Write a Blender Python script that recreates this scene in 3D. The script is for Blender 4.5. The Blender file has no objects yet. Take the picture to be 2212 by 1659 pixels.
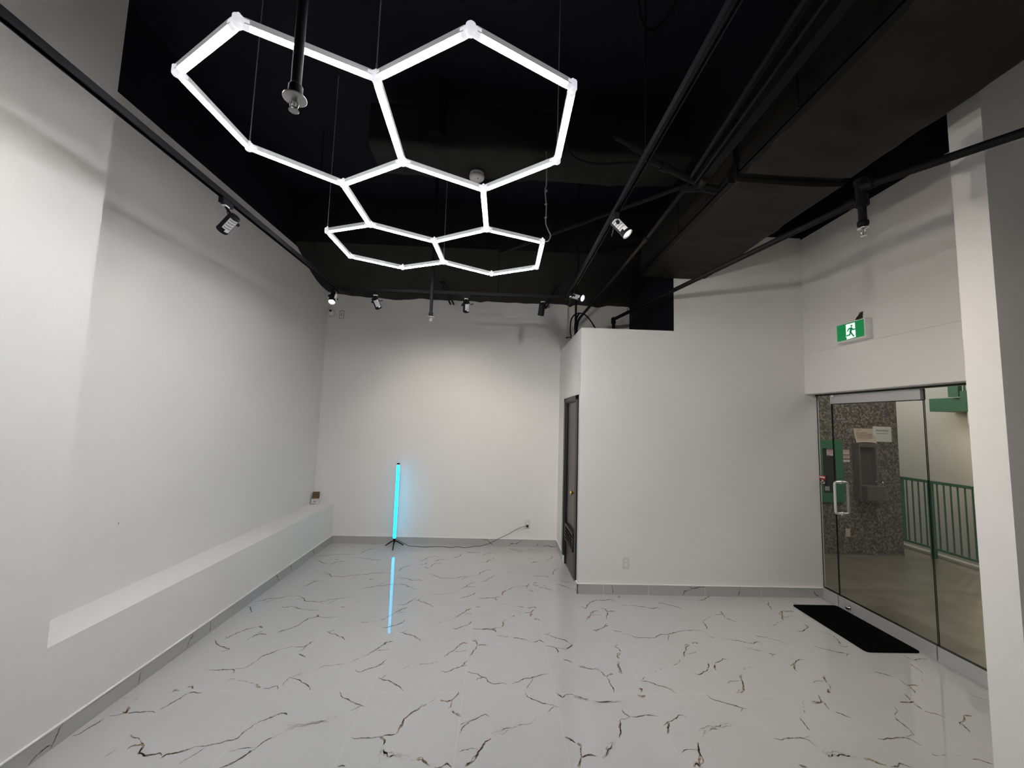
import bpy, bmesh, math, random
from mathutils import Vector, Matrix
random.seed(7)
scene = bpy.context.scene
COL = scene.collection
PI = math.pi

# ------------------------------------------------------------------ helpers
def tag(o, label=None, cat=None, group=None, kind=None):
    if label: o['label'] = label
    if cat: o['category'] = cat
    if group: o['group'] = group
    if kind: o['kind'] = kind
    return o

def empty(name, loc, label=None, cat=None, group=None, kind=None):
    o = bpy.data.objects.new(name, None)
    o.empty_display_size = 0.05
    COL.objects.link(o)
    o.location = loc
    return tag(o, label, cat, group, kind)

class MB:
    """collects shapes given in WORLD coordinates and links them as one mesh object"""
    def __init__(self): self.v = []; self.f = []; self.mi = []; self.sm = []
    def add(self, vs, fs, mi=0, smooth=False):
        b = len(self.v)
        self.v += [tuple(p) for p in vs]
        for f in fs:
            self.f.append([b+i for i in f]); self.mi.append(mi); self.sm.append(smooth)
        return self
    def box(self, a, b, mi=0):
        x0,y0,z0 = (min(a[i],b[i]) for i in range(3)); x1,y1,z1 = (max(a[i],b[i]) for i in range(3))
        vs = [(x0,y0,z0),(x1,y0,z0),(x1,y1,z0),(x0,y1,z0),(x0,y0,z1),(x1,y0,z1),(x1,y1,z1),(x0,y1,z1)]
        return self.add(vs, [(0,3,2,1),(4,5,6,7),(0,1,5,4),(1,2,6,5),(2,3,7,6),(3,0,4,7)], mi)
    def obox(self, c, ax, ay, az, mi=0):
        """box with centre c and half-extent vectors"""
        c=Vector(c);ax=Vector(ax);ay=Vector(ay);az=Vector(az)
        vs=[c+i*ax+j*ay+k*az for k in(-1,1) for j in(-1,1) for i in(-1,1)]
        return self.add(vs,[(0,2,3,1),(4,5,7,6),(0,1,5,4),(1,3,7,5),(3,2,6,7),(2,0,4,6)],mi)
    def frame(self, d, hint=(0,0,1)):
        d=Vector(d).normalized(); h=Vector(hint)
        if abs(d.dot(h))>.95: h=Vector((1,0,0))
        u=d.cross(h).normalized(); w=u.cross(d).normalized()
        return d,u,w
    def cyl(self, a, b, r, r2=None, seg=16, mi=0, caps=True):
        a=Vector(a); b=Vector(b); r2 = r if r2 is None else r2
        d,u,w=self.frame(b-a)
        vs=[]
        for p,rr in((a,r),(b,r2)):
            for k in range(seg):
                t=2*PI*k/seg; vs.append(p+(u*math.cos(t)+w*math.sin(t))*rr)
        self.add(vs,[(k,(k+1)%seg,seg+(k+1)%seg,seg+k) for k in range(seg)],mi,True)
        if caps:
            self.add(vs[:seg],[list(range(seg))[::-1]],mi); self.add(vs[seg:],[list(range(seg))],mi)
        return self
    def lathe(self, a, d, prof, seg=20, mi=0):
        """prof: list of (distance along d, radius)"""
        a=Vector(a); d,u,w=self.frame(d); vs=[]
        for s,r in prof:
            for k in range(seg):
                t=2*PI*k/seg; vs.append(a+d*s+(u*math.cos(t)+w*math.sin(t))*max(r,1e-5))
        fs=[]
        for i in range(len(prof)-1):
            for k in range(seg):
                fs.append((i*seg+k,i*seg+(k+1)%seg,(i+1)*seg+(k+1)%seg,(i+1)*seg+k))
        return self.add(vs,fs,mi,True)
    def tube(self, pts, r, seg=8, mi=0):
        P=[Vector(p) for p in pts]; n=len(P); vs=[]
        d=(P[1]-P[0]).normalized(); _,u,w=self.frame(d)
        for i in range(n):
            t=(P[min(i+1,n-1)]-P[max(i-1,0)]).normalized()
            u=(u-t*u.dot(t)).normalized(); w=t.cross(u)
            rr = r[i] if isinstance(r,(list,tuple)) else r
            for k in range(seg):
                a=2*PI*k/seg; vs.append(P[i]+(u*math.cos(a)+w*math.sin(a))*rr)
        fs=[(i*seg+k,i*seg+(k+1)%seg,(i+1)*seg+(k+1)%seg,(i+1)*seg+k) for i in range(n-1) for k in range(seg)]
        self.add(vs,fs,mi,True)
        self.add(vs[:seg],[list(range(seg))[::-1]],mi); self.add(vs[-seg:],[list(range(seg))],mi)
        return self
    def sphere(self, c, r, seg=16, rings=10, mi=0, sc=(1,1,1)):
        vs=[];fs=[]
        for i in range(rings+1):
            th=PI*i/rings
            for k in range(seg):
                a=2*PI*k/seg
                vs.append((c[0]+sc[0]*r*math.sin(th)*math.cos(a),c[1]+sc[1]*r*math.sin(th)*math.sin(a),c[2]+sc[2]*r*math.cos(th)))
        for i in range(rings):
            for k in range(seg):
                fs.append((i*seg+k,(i+1)*seg+k,(i+1)*seg+(k+1)%seg,i*seg+(k+1)%seg))
        return self.add(vs,fs,mi,True)
    def poly_prism(self, pts2, f3, depth, mi=0):
        """pts2: 2D outline; f3(u,v,t) -> 3D point, t in 0..depth"""
        n=len(pts2)
        vs=[f3(u,v,0) for u,v in pts2]+[f3(u,v,depth) for u,v in pts2]
        return self.add(vs,[list(range(n)),list(range(n,2*n))[::-1]]+[(k,n+k,n+(k+1)%n,(k+1)%n) for k in range(n)],mi)
    def build(self, name, mats, parent=None, label=None, bevel=0, **kw):
        me=bpy.data.meshes.new(name)
        off=Vector((0,0,0))
        if parent is not None: off=world_loc(parent)
        elif self.v:
            xs=[p[0] for p in self.v]; ys=[p[1] for p in self.v]; zs=[p[2] for p in self.v]
            off=Vector(((min(xs)+max(xs))/2,(min(ys)+max(ys))/2,min(zs)))
        me.from_pydata([(p[0]-off[0],p[1]-off[1],p[2]-off[2]) for p in self.v],[],self.f)
        if not isinstance(mats,(list,tuple)): mats=[mats]
        for m in mats: me.materials.append(m)
        for i,p in enumerate(me.polygons): p.material_index=self.mi[i]; p.use_smooth=self.sm[i]
        bm=bmesh.new(); bm.from_mesh(me); bmesh.ops.recalc_face_normals(bm,faces=bm.faces[:]) if kw.pop('recalc',True) else None
        bm.to_mesh(me); bm.free()
        o=bpy.data.objects.new(name,me); COL.objects.link(o)
        if parent is not None: o.parent=parent
        else: o.location=off
        if bevel:
            b=o.modifiers.new('bevel','BEVEL'); b.width=bevel; b.segments=2; b.limit_method='ANGLE'; b.angle_limit=math.radians(40)
        tag(o,label,**kw)
        return o

def world_loc(o):
    p=Vector(o.location)
    while o.parent is not None:
        o=o.parent; p=p+Vector(o.location)
    return p

def smooth_path(pts, n=6):
    """Catmull-Rom through the points"""
    P=[Vector(p) for p in pts]; P=[P[0]*2-P[1]]+P+[P[-1]*2-P[-2]]; out=[]
    for i in range(1,len(P)-2):
        for k in range(n):
            t=k/n; a,b,c,d=P[i-1:i+3]
            out.append(0.5*((2*b)+(c-a)*t+(2*a-5*b+4*c-d)*t*t+(3*b-a-3*c+d)*t*t*t))
    out.append(P[-2]); return out

# ------------------------------------------------------------------ materials
def mat(name, col, rough=.5, metal=0, emit=None, es=0, bump=0, bscale=60, var=0, vscale=6, spec=.5, trans=0):
    m=bpy.data.materials.new(name); m.use_nodes=True; nt=m.node_tree; b=nt.nodes['Principled BSDF']
    c=tuple(col)+(1,)
    b.inputs['Base Color'].default_value=c; b.inputs['Roughness'].default_value=rough; b.inputs['Metallic'].default_value=metal
    b.inputs['Specular IOR Level'].default_value=spec
    if trans: b.inputs['Transmission Weight'].default_value=trans
    if emit: b.inputs['Emission Color'].default_value=tuple(emit)+(1,); b.inputs['Emission Strength'].default_value=es
    geo=nt.nodes.new('ShaderNodeNewGeometry')
    if var:
        n=nt.nodes.new('ShaderNodeTexNoise'); n.inputs['Scale'].default_value=vscale; n.inputs['Detail'].default_value=4
        nt.links.new(geo.outputs['Position'],n.inputs['Vector'])
        r=nt.nodes.new('ShaderNodeMapRange'); r.inputs['From Min'].default_value=.3; r.inputs['From Max'].default_value=.7
        r.inputs['To Min'].default_value=1-var; r.inputs['To Max'].default_value=1+var
        nt.links.new(n.outputs['Fac'],r.inputs['Value'])
        mx=nt.nodes.new('ShaderNodeVectorMath'); mx.operation='SCALE'; mx.inputs[0].default_value=col
        nt.links.new(r.outputs['Result'],mx.inputs['Scale']); nt.links.new(mx.outputs['Vector'],b.inputs['Base Color'])
    if bump:
        n=nt.nodes.new('ShaderNodeTexNoise'); n.inputs['Scale'].default_value=bscale; n.inputs['Detail'].default_value=5
        nt.links.new(geo.outputs['Position'],n.inputs['Vector'])
        bp=nt.nodes.new('ShaderNodeBump'); bp.inputs['Strength'].default_value=bump; bp.inputs['Distance'].default_value=.01
        nt.links.new(n.outputs['Fac'],bp.inputs['Height']); nt.links.new(bp.outputs['Normal'],b.inputs['Normal'])
    return m

M={}
M['wall']=mat('white_wall_paint',(.80,.79,.77),.55,bump=.03,bscale=90,var=.012,vscale=1.5,spec=.3)
M['trimwhite']=mat('white_trim_paint',(.82,.81,.79),.45)
M['black']=mat('black_ceiling_paint',(.0042,.0046,.0095),.8,var=.25,vscale=2.5,bump=.15,bscale=14,spec=.25)
M['duct']=mat('black_duct_wrap',(.0085,.0085,.0088),.7,var=.2,vscale=3,bump=.35,bscale=7,spec=.3)
M['pipe']=mat('black_painted_pipe',(.0065,.0065,.008),.65,spec=.15)
M['track']=mat('black_track_metal',(.005,.005,.0065),.55,spec=.2)
M['spot']=mat('black_spotlight_metal',(.004,.004,.0055),.6,spec=.15)
M['grey']=mat('grey_plastic',(.42,.42,.42),.5)
M['caulk']=mat('white_caulk',(.86,.85,.83),.5)
M['alu']=mat('brushed_aluminium',(.62,.62,.63),.38,metal=.85,bump=.02,bscale=200)
M['kick']=mat('grey_kick_rail',(.50,.505,.52),.42,metal=.25)
M['chrome']=mat('polished_chrome',(.75,.75,.76),.16,metal=1)
M['satin']=mat('satin_steel_handle',(.80,.80,.81),.3,metal=.55)
M['brass']=mat('polished_brass',(.78,.55,.18),.2,metal=1)
M['door']=mat('dark_stained_door',(.020,.017,.018),.34,var=.3,vscale=9,bump=.05,bscale=30)
M['doorframe']=mat('black_door_frame',(.014,.013,.014),.45,spec=.35)
M['plastic']=mat('white_plastic',(.90,.89,.88),.3)
M['slot']=mat('dark_slot',(.05,.05,.05),.6)
M['cable']=mat('grey_braided_cable',(.42,.41,.40),.45,metal=.5)
M['cord']=mat('black_cord',(.015,.015,.016),.5)
M['connector']=mat('white_light_connector',(.83,.83,.85),.35,spec=.5,emit=(.93,.93,1),es=.62)  # emission stands in for tube light shining through the translucent plastic
M['housing']=mat('tube_housing',(.60,.59,.61),.4,emit=(.96,.95,1),es=.16)  # faint glow put in for light leaking through the plastic housing
M['channel']=mat('lamp_channel',(.5,.5,.5),.4,metal=.6)
M['rubber']=mat('black_rubber_mat',(.0022,.0022,.0026),.95,bump=.5,bscale=260,spec=.03)
M['card']=mat('brown_cardboard',(.16,.095,.04),.8)
M['whitecard']=mat('white_card_print',(.70,.70,.70),.6,var=.12,vscale=60)
M['cardink']=mat('grey_ink',(.28,.28,.28),.7)
M['escut']=mat('satin_escutcheon',(.42,.42,.41),.35,metal=.7)
M['green']=mat('green_painted_steel',(.035,.20,.10),.45)
M['greenfascia']=mat('green_fascia',(.04,.17,.09),.6)
M['corrwall']=mat('corridor_white_wall',(.72,.71,.66),.7,var=.02,vscale=2)
M['steel']=mat('fountain_steel',(.20,.195,.185),.4,metal=.5)
M['steeldark']=mat('fountain_recess',(.12,.118,.11),.45,metal=.4)
M['paper']=mat('white_paper',(.78,.77,.76),.8)
M['papertan']=mat('tan_paper',(.66,.56,.47),.8)
M['ink']=mat('paper_ink',(.16,.15,.15),.8)
M['inktan']=mat('brown_ink',(.40,.31,.25),.8)
M['pinklabel']=mat('pink_label',(.68,.58,.57),.7)
M['redink']=mat('red_ink',(.40,.18,.18),.7)
M['cabglass']=mat('dark_cabinet_glass',(.018,.024,.028),.15)
M['decalred']=mat('red_decal',(.42,.03,.04),.5)
M['decalblack']=mat('black_decal',(.015,.013,.014),.5)
M['decalwhite']=mat('white_decal',(.75,.72,.72),.5)
M['glassedge']=mat('dark_glass_edge',(.012,.016,.013),.2)
M['signgrey']=mat('exit_sign_housing',(.80,.80,.78),.45)
M['plate']=mat('outlet_plate',(.66,.655,.64),.35)  # whole plate toned darker in place of its edge shadow
M['signgreen']=mat('exit_sign_green',(.0,.16,.05),.4,emit=(.0,.30,.075),es=.40)
M['signwhite']=mat('exit_sign_white',(.7,.75,.72),.4,emit=(.82,1,.92),es=.75)
M['cyan']=mat('cyan_led_diffuser',(.1,.6,.7),.4,emit=(.0,.56,1.0),es=4.5)
M['lens']=mat('lit_lens',(.9,.85,.7),.3,emit=(1,.86,.62),es=14)
M['sticker']=mat('silver_sticker',(.66,.66,.66),.45)
M['stickerink']=mat('sticker_ink',(.30,.30,.30),.6)

def led_material():
    m=bpy.data.materials.new('led_diffuser'); m.use_nodes=True; nt=m.node_tree
    nt.nodes.remove(nt.nodes['Principled BSDF']); out=nt.nodes['Material Output']
    geo=nt.nodes.new('ShaderNodeNewGeometry')
    dot=nt.nodes.new('ShaderNodeVectorMath'); dot.operation='DOT_PRODUCT'; dot.inputs[1].default_value=(0,0,-1)
    nt.links.new(geo.outputs['True Normal'],dot.inputs[0])
    pw=nt.nodes.new('ShaderNodeMath'); pw.operation='POWER'; pw.use_clamp=False; pw.inputs[1].default_value=LED_POW
    mx=nt.nodes.new('ShaderNodeMath'); mx.operation='MAXIMUM'; mx.inputs[1].default_value=.0
    nt.links.new(dot.outputs['Value'],mx.inputs[0]); nt.links.new(mx.outputs[0],pw.inputs[0])
    ml=nt.nodes.new('ShaderNodeMath'); ml.operation='MULTIPLY_ADD'; ml.inputs[1].default_value=LED; ml.inputs[2].default_value=1.2
    nt.links.new(pw.outputs[0],ml.inputs[0])
    em=nt.nodes.new('ShaderNodeEmission'); em.inputs['Color'].default_value=(.965,.98,1,1)
    nt.links.new(ml.outputs[0],em.inputs['Strength']); nt.links.new(em.outputs[0],out.inputs['Surface'])
    return m
LED=74.0; LED_POW=.35
M['led']=led_material()

def glass_material():
    m=bpy.data.materials.new('tinted_storefront_glass'); m.use_nodes=True; nt=m.node_tree
    nt.nodes.remove(nt.nodes['Principled BSDF']); out=nt.nodes['Material Output']
    tr=nt.nodes.new('ShaderNodeBsdfTransparent'); tr.inputs['Color'].default_value=(.86,.862,.845,1)
    gl=nt.nodes.new('ShaderNodeBsdfGlossy'); gl.inputs['Roughness'].default_value=.0; gl.inputs['Color'].default_value=(1,1,1,1)
    geo=nt.nodes.new('ShaderNodeNewGeometry'); dt=nt.nodes.new('ShaderNodeVectorMath'); dt.operation='DOT_PRODUCT'
    nt.links.new(geo.outputs['Normal'],dt.inputs[0]); nt.links.new(geo.outputs['Incoming'],dt.inputs[1])
    ab=nt.nodes.new('ShaderNodeMath'); ab.operation='ABSOLUTE'; nt.links.new(dt.outputs['Value'],ab.inputs[0])
    om=nt.nodes.new('ShaderNodeMath'); om.operation='SUBTRACT'; om.inputs[0].default_value=1; nt.links.new(ab.outputs[0],om.inputs[1])
    p5=nt.nodes.new('ShaderNodeMath'); p5.operation='POWER'; p5.inputs[1].default_value=5; nt.links.new(om.outputs[0],p5.inputs[0])
    fr=nt.nodes.new('ShaderNodeMath'); fr.operation='MULTIPLY_ADD'; fr.inputs[1].default_value=.965; fr.inputs[2].default_value=.035; nt.links.new(p5.outputs[0],fr.inputs[0])
    mx=nt.nodes.new('ShaderNodeMixShader')
    nt.links.new(fr.outputs[0],mx.inputs[0]); nt.links.new(tr.outputs[0],mx.inputs[1]); nt.links.new(gl.outputs[0],mx.inputs[2])
    nt.links.new(mx.outputs[0],out.inputs['Surface'])
    return m
M['glass']=glass_material()

def noise_mix(name, c1, c2, scale, rough, lo=.42, hi=.58, metal=0, detail=6, spec=.5, third=None):
    m=bpy.data.materials.new(name); m.use_nodes=True; nt=m.node_tree; b=nt.nodes['Principled BSDF']
    geo=nt.nodes.new('ShaderNodeNewGeometry'); n=nt.nodes.new('ShaderNodeTexNoise'); n.inputs['Scale'].default_value=scale; n.inputs['Detail'].default_value=detail
    nt.links.new(geo.outputs['Position'],n.inputs['Vector'])
    cr=nt.nodes.new('ShaderNodeValToRGB'); e=cr.color_ramp.elements
    e[0].position=lo; e[0].color=c1+(1,); e[1].position=hi; e[1].color=c2+(1,)
    if third: k=cr.color_ramp.elements.new((lo+hi)/2); k.color=third+(1,)
    nt.links.new(n.outputs['Fac'],cr.inputs['Fac']); nt.links.new(cr.outputs['Color'],b.inputs['Base Color'])
    b.inputs['Roughness'].default_value=rough; b.inputs['Metallic'].default_value=metal; b.inputs['Specular IOR Level'].default_value=spec
    return m
M['granite']=noise_mix('brown_granite',(.06,.054,.046),(.32,.295,.26),40,.5,.38,.64,third=(.15,.135,.115))
M['corrfloor']=noise_mix('corridor_stone_floor',(.17,.155,.125),(.25,.235,.20),3.5,.35,.3,.7)
VR=.010
M['vein_d']=noise_mix('vein_dark',(.075,.062,.05),(.30,.27,.23),26,VR,.38,.66)
M['vein_b']=noise_mix('vein_brown',(.10,.08,.06),(.42,.35,.26),38,VR,.36,.64,third=(.26,.185,.11))
M['vein_f']=noise_mix('vein_faint',(.27,.26,.245),(.52,.515,.505),22,VR)
M['vein_w']=noise_mix('vein_wisp',(.41,.405,.395),(.51,.507,.503),20,VR)

def floor_material(name, base, rough, grout=True):
    m=bpy.data.materials.new(name); m.use_nodes=True; nt=m.node_tree; b=nt.nodes['Principled BSDF']
    N=nt.nodes.new; L=nt.links.new
    geo=N('ShaderNodeNewGeometry'); sep=N('ShaderNodeSeparateXYZ'); L(geo.outputs['Position'],sep.inputs[0])
    n=N('ShaderNodeTexNoise'); n.inputs['Scale'].default_value=2.2; n.inputs['Detail'].default_value=5; L(geo.outputs['Position'],n.inputs['Vector'])
    cr=N('ShaderNodeValToRGB'); e=cr.color_ramp.elements
    e[0].position=.35; e[0].color=tuple(c*.975 for c in base)+(1,); e[1].position=.65; e[1].color=tuple(base)+(1,)
    L(n.outputs['Fac'],cr.inputs['Fac'])
    def line(sock, o, step):
        a=N('ShaderNodeMath'); a.operation='SUBTRACT'; L(sock,a.inputs[0]); a.inputs[1].default_value=o
        d=N('ShaderNodeMath'); d.operation='DIVIDE'; L(a.outputs[0],d.inputs[0]); d.inputs[1].default_value=step
        r=N('ShaderNodeMath'); r.operation='ROUND'; L(d.outputs[0],r.inputs[0])
        s=N('ShaderNodeMath'); s.operation='SUBTRACT'; L(d.outputs[0],s.inputs[0]); L(r.outputs[0],s.inputs[1])
        ab=N('ShaderNodeMath'); ab.operation='ABSOLUTE'; L(s.outputs[0],ab.inputs[0])
        lt=N('ShaderNodeMath'); lt.operation='LESS_THAN'; L(ab.outputs[0],lt.inputs[0]); lt.inputs[1].default_value=.0014/step
        return lt
    l1=line(sep.outputs[0],.43,.6045); l2=line(sep.outputs[1],2.81,.597)
    mx=N('ShaderNodeMath'); mx.operation='MAXIMUM'; L(l1.outputs[0],mx.inputs[0]); L(l2.outputs[0],mx.inputs[1])
    mix=N('ShaderNodeMix'); mix.data_type='RGBA'; L(mx.outputs[0],mix.inputs[0]); L(cr.outputs['Color'],mix.inputs[6]); mix.inputs[7].default_value=(.585,.58,.57,1)
    L(mix.outputs[2],b.inputs['Base Color'])
    rm=N('ShaderNodeMath'); rm.operation='MULTIPLY_ADD'; L(mx.outputs[0],rm.inputs[0]); rm.inputs[1].default_value=.1; rm.inputs[2].default_value=rough
    L(rm.outputs[0],b.inputs['Roughness']); b.inputs['IOR'].default_value=1.5
    return m
M['floor']=floor_material('polished_marble_tile',(.51,.507,.503),.010)
M['basetile']=mat('marble_tile_baseboard',(.42,.417,.41),.10,var=.03,vscale=3)
SP1,SP2,SP3,SP6,SP7=3,10,22,38,38
COR1,COR2,COR3,UPL,EXPO,WASH,WASH2=42,55,26,14,0.08,8.5,88
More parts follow.
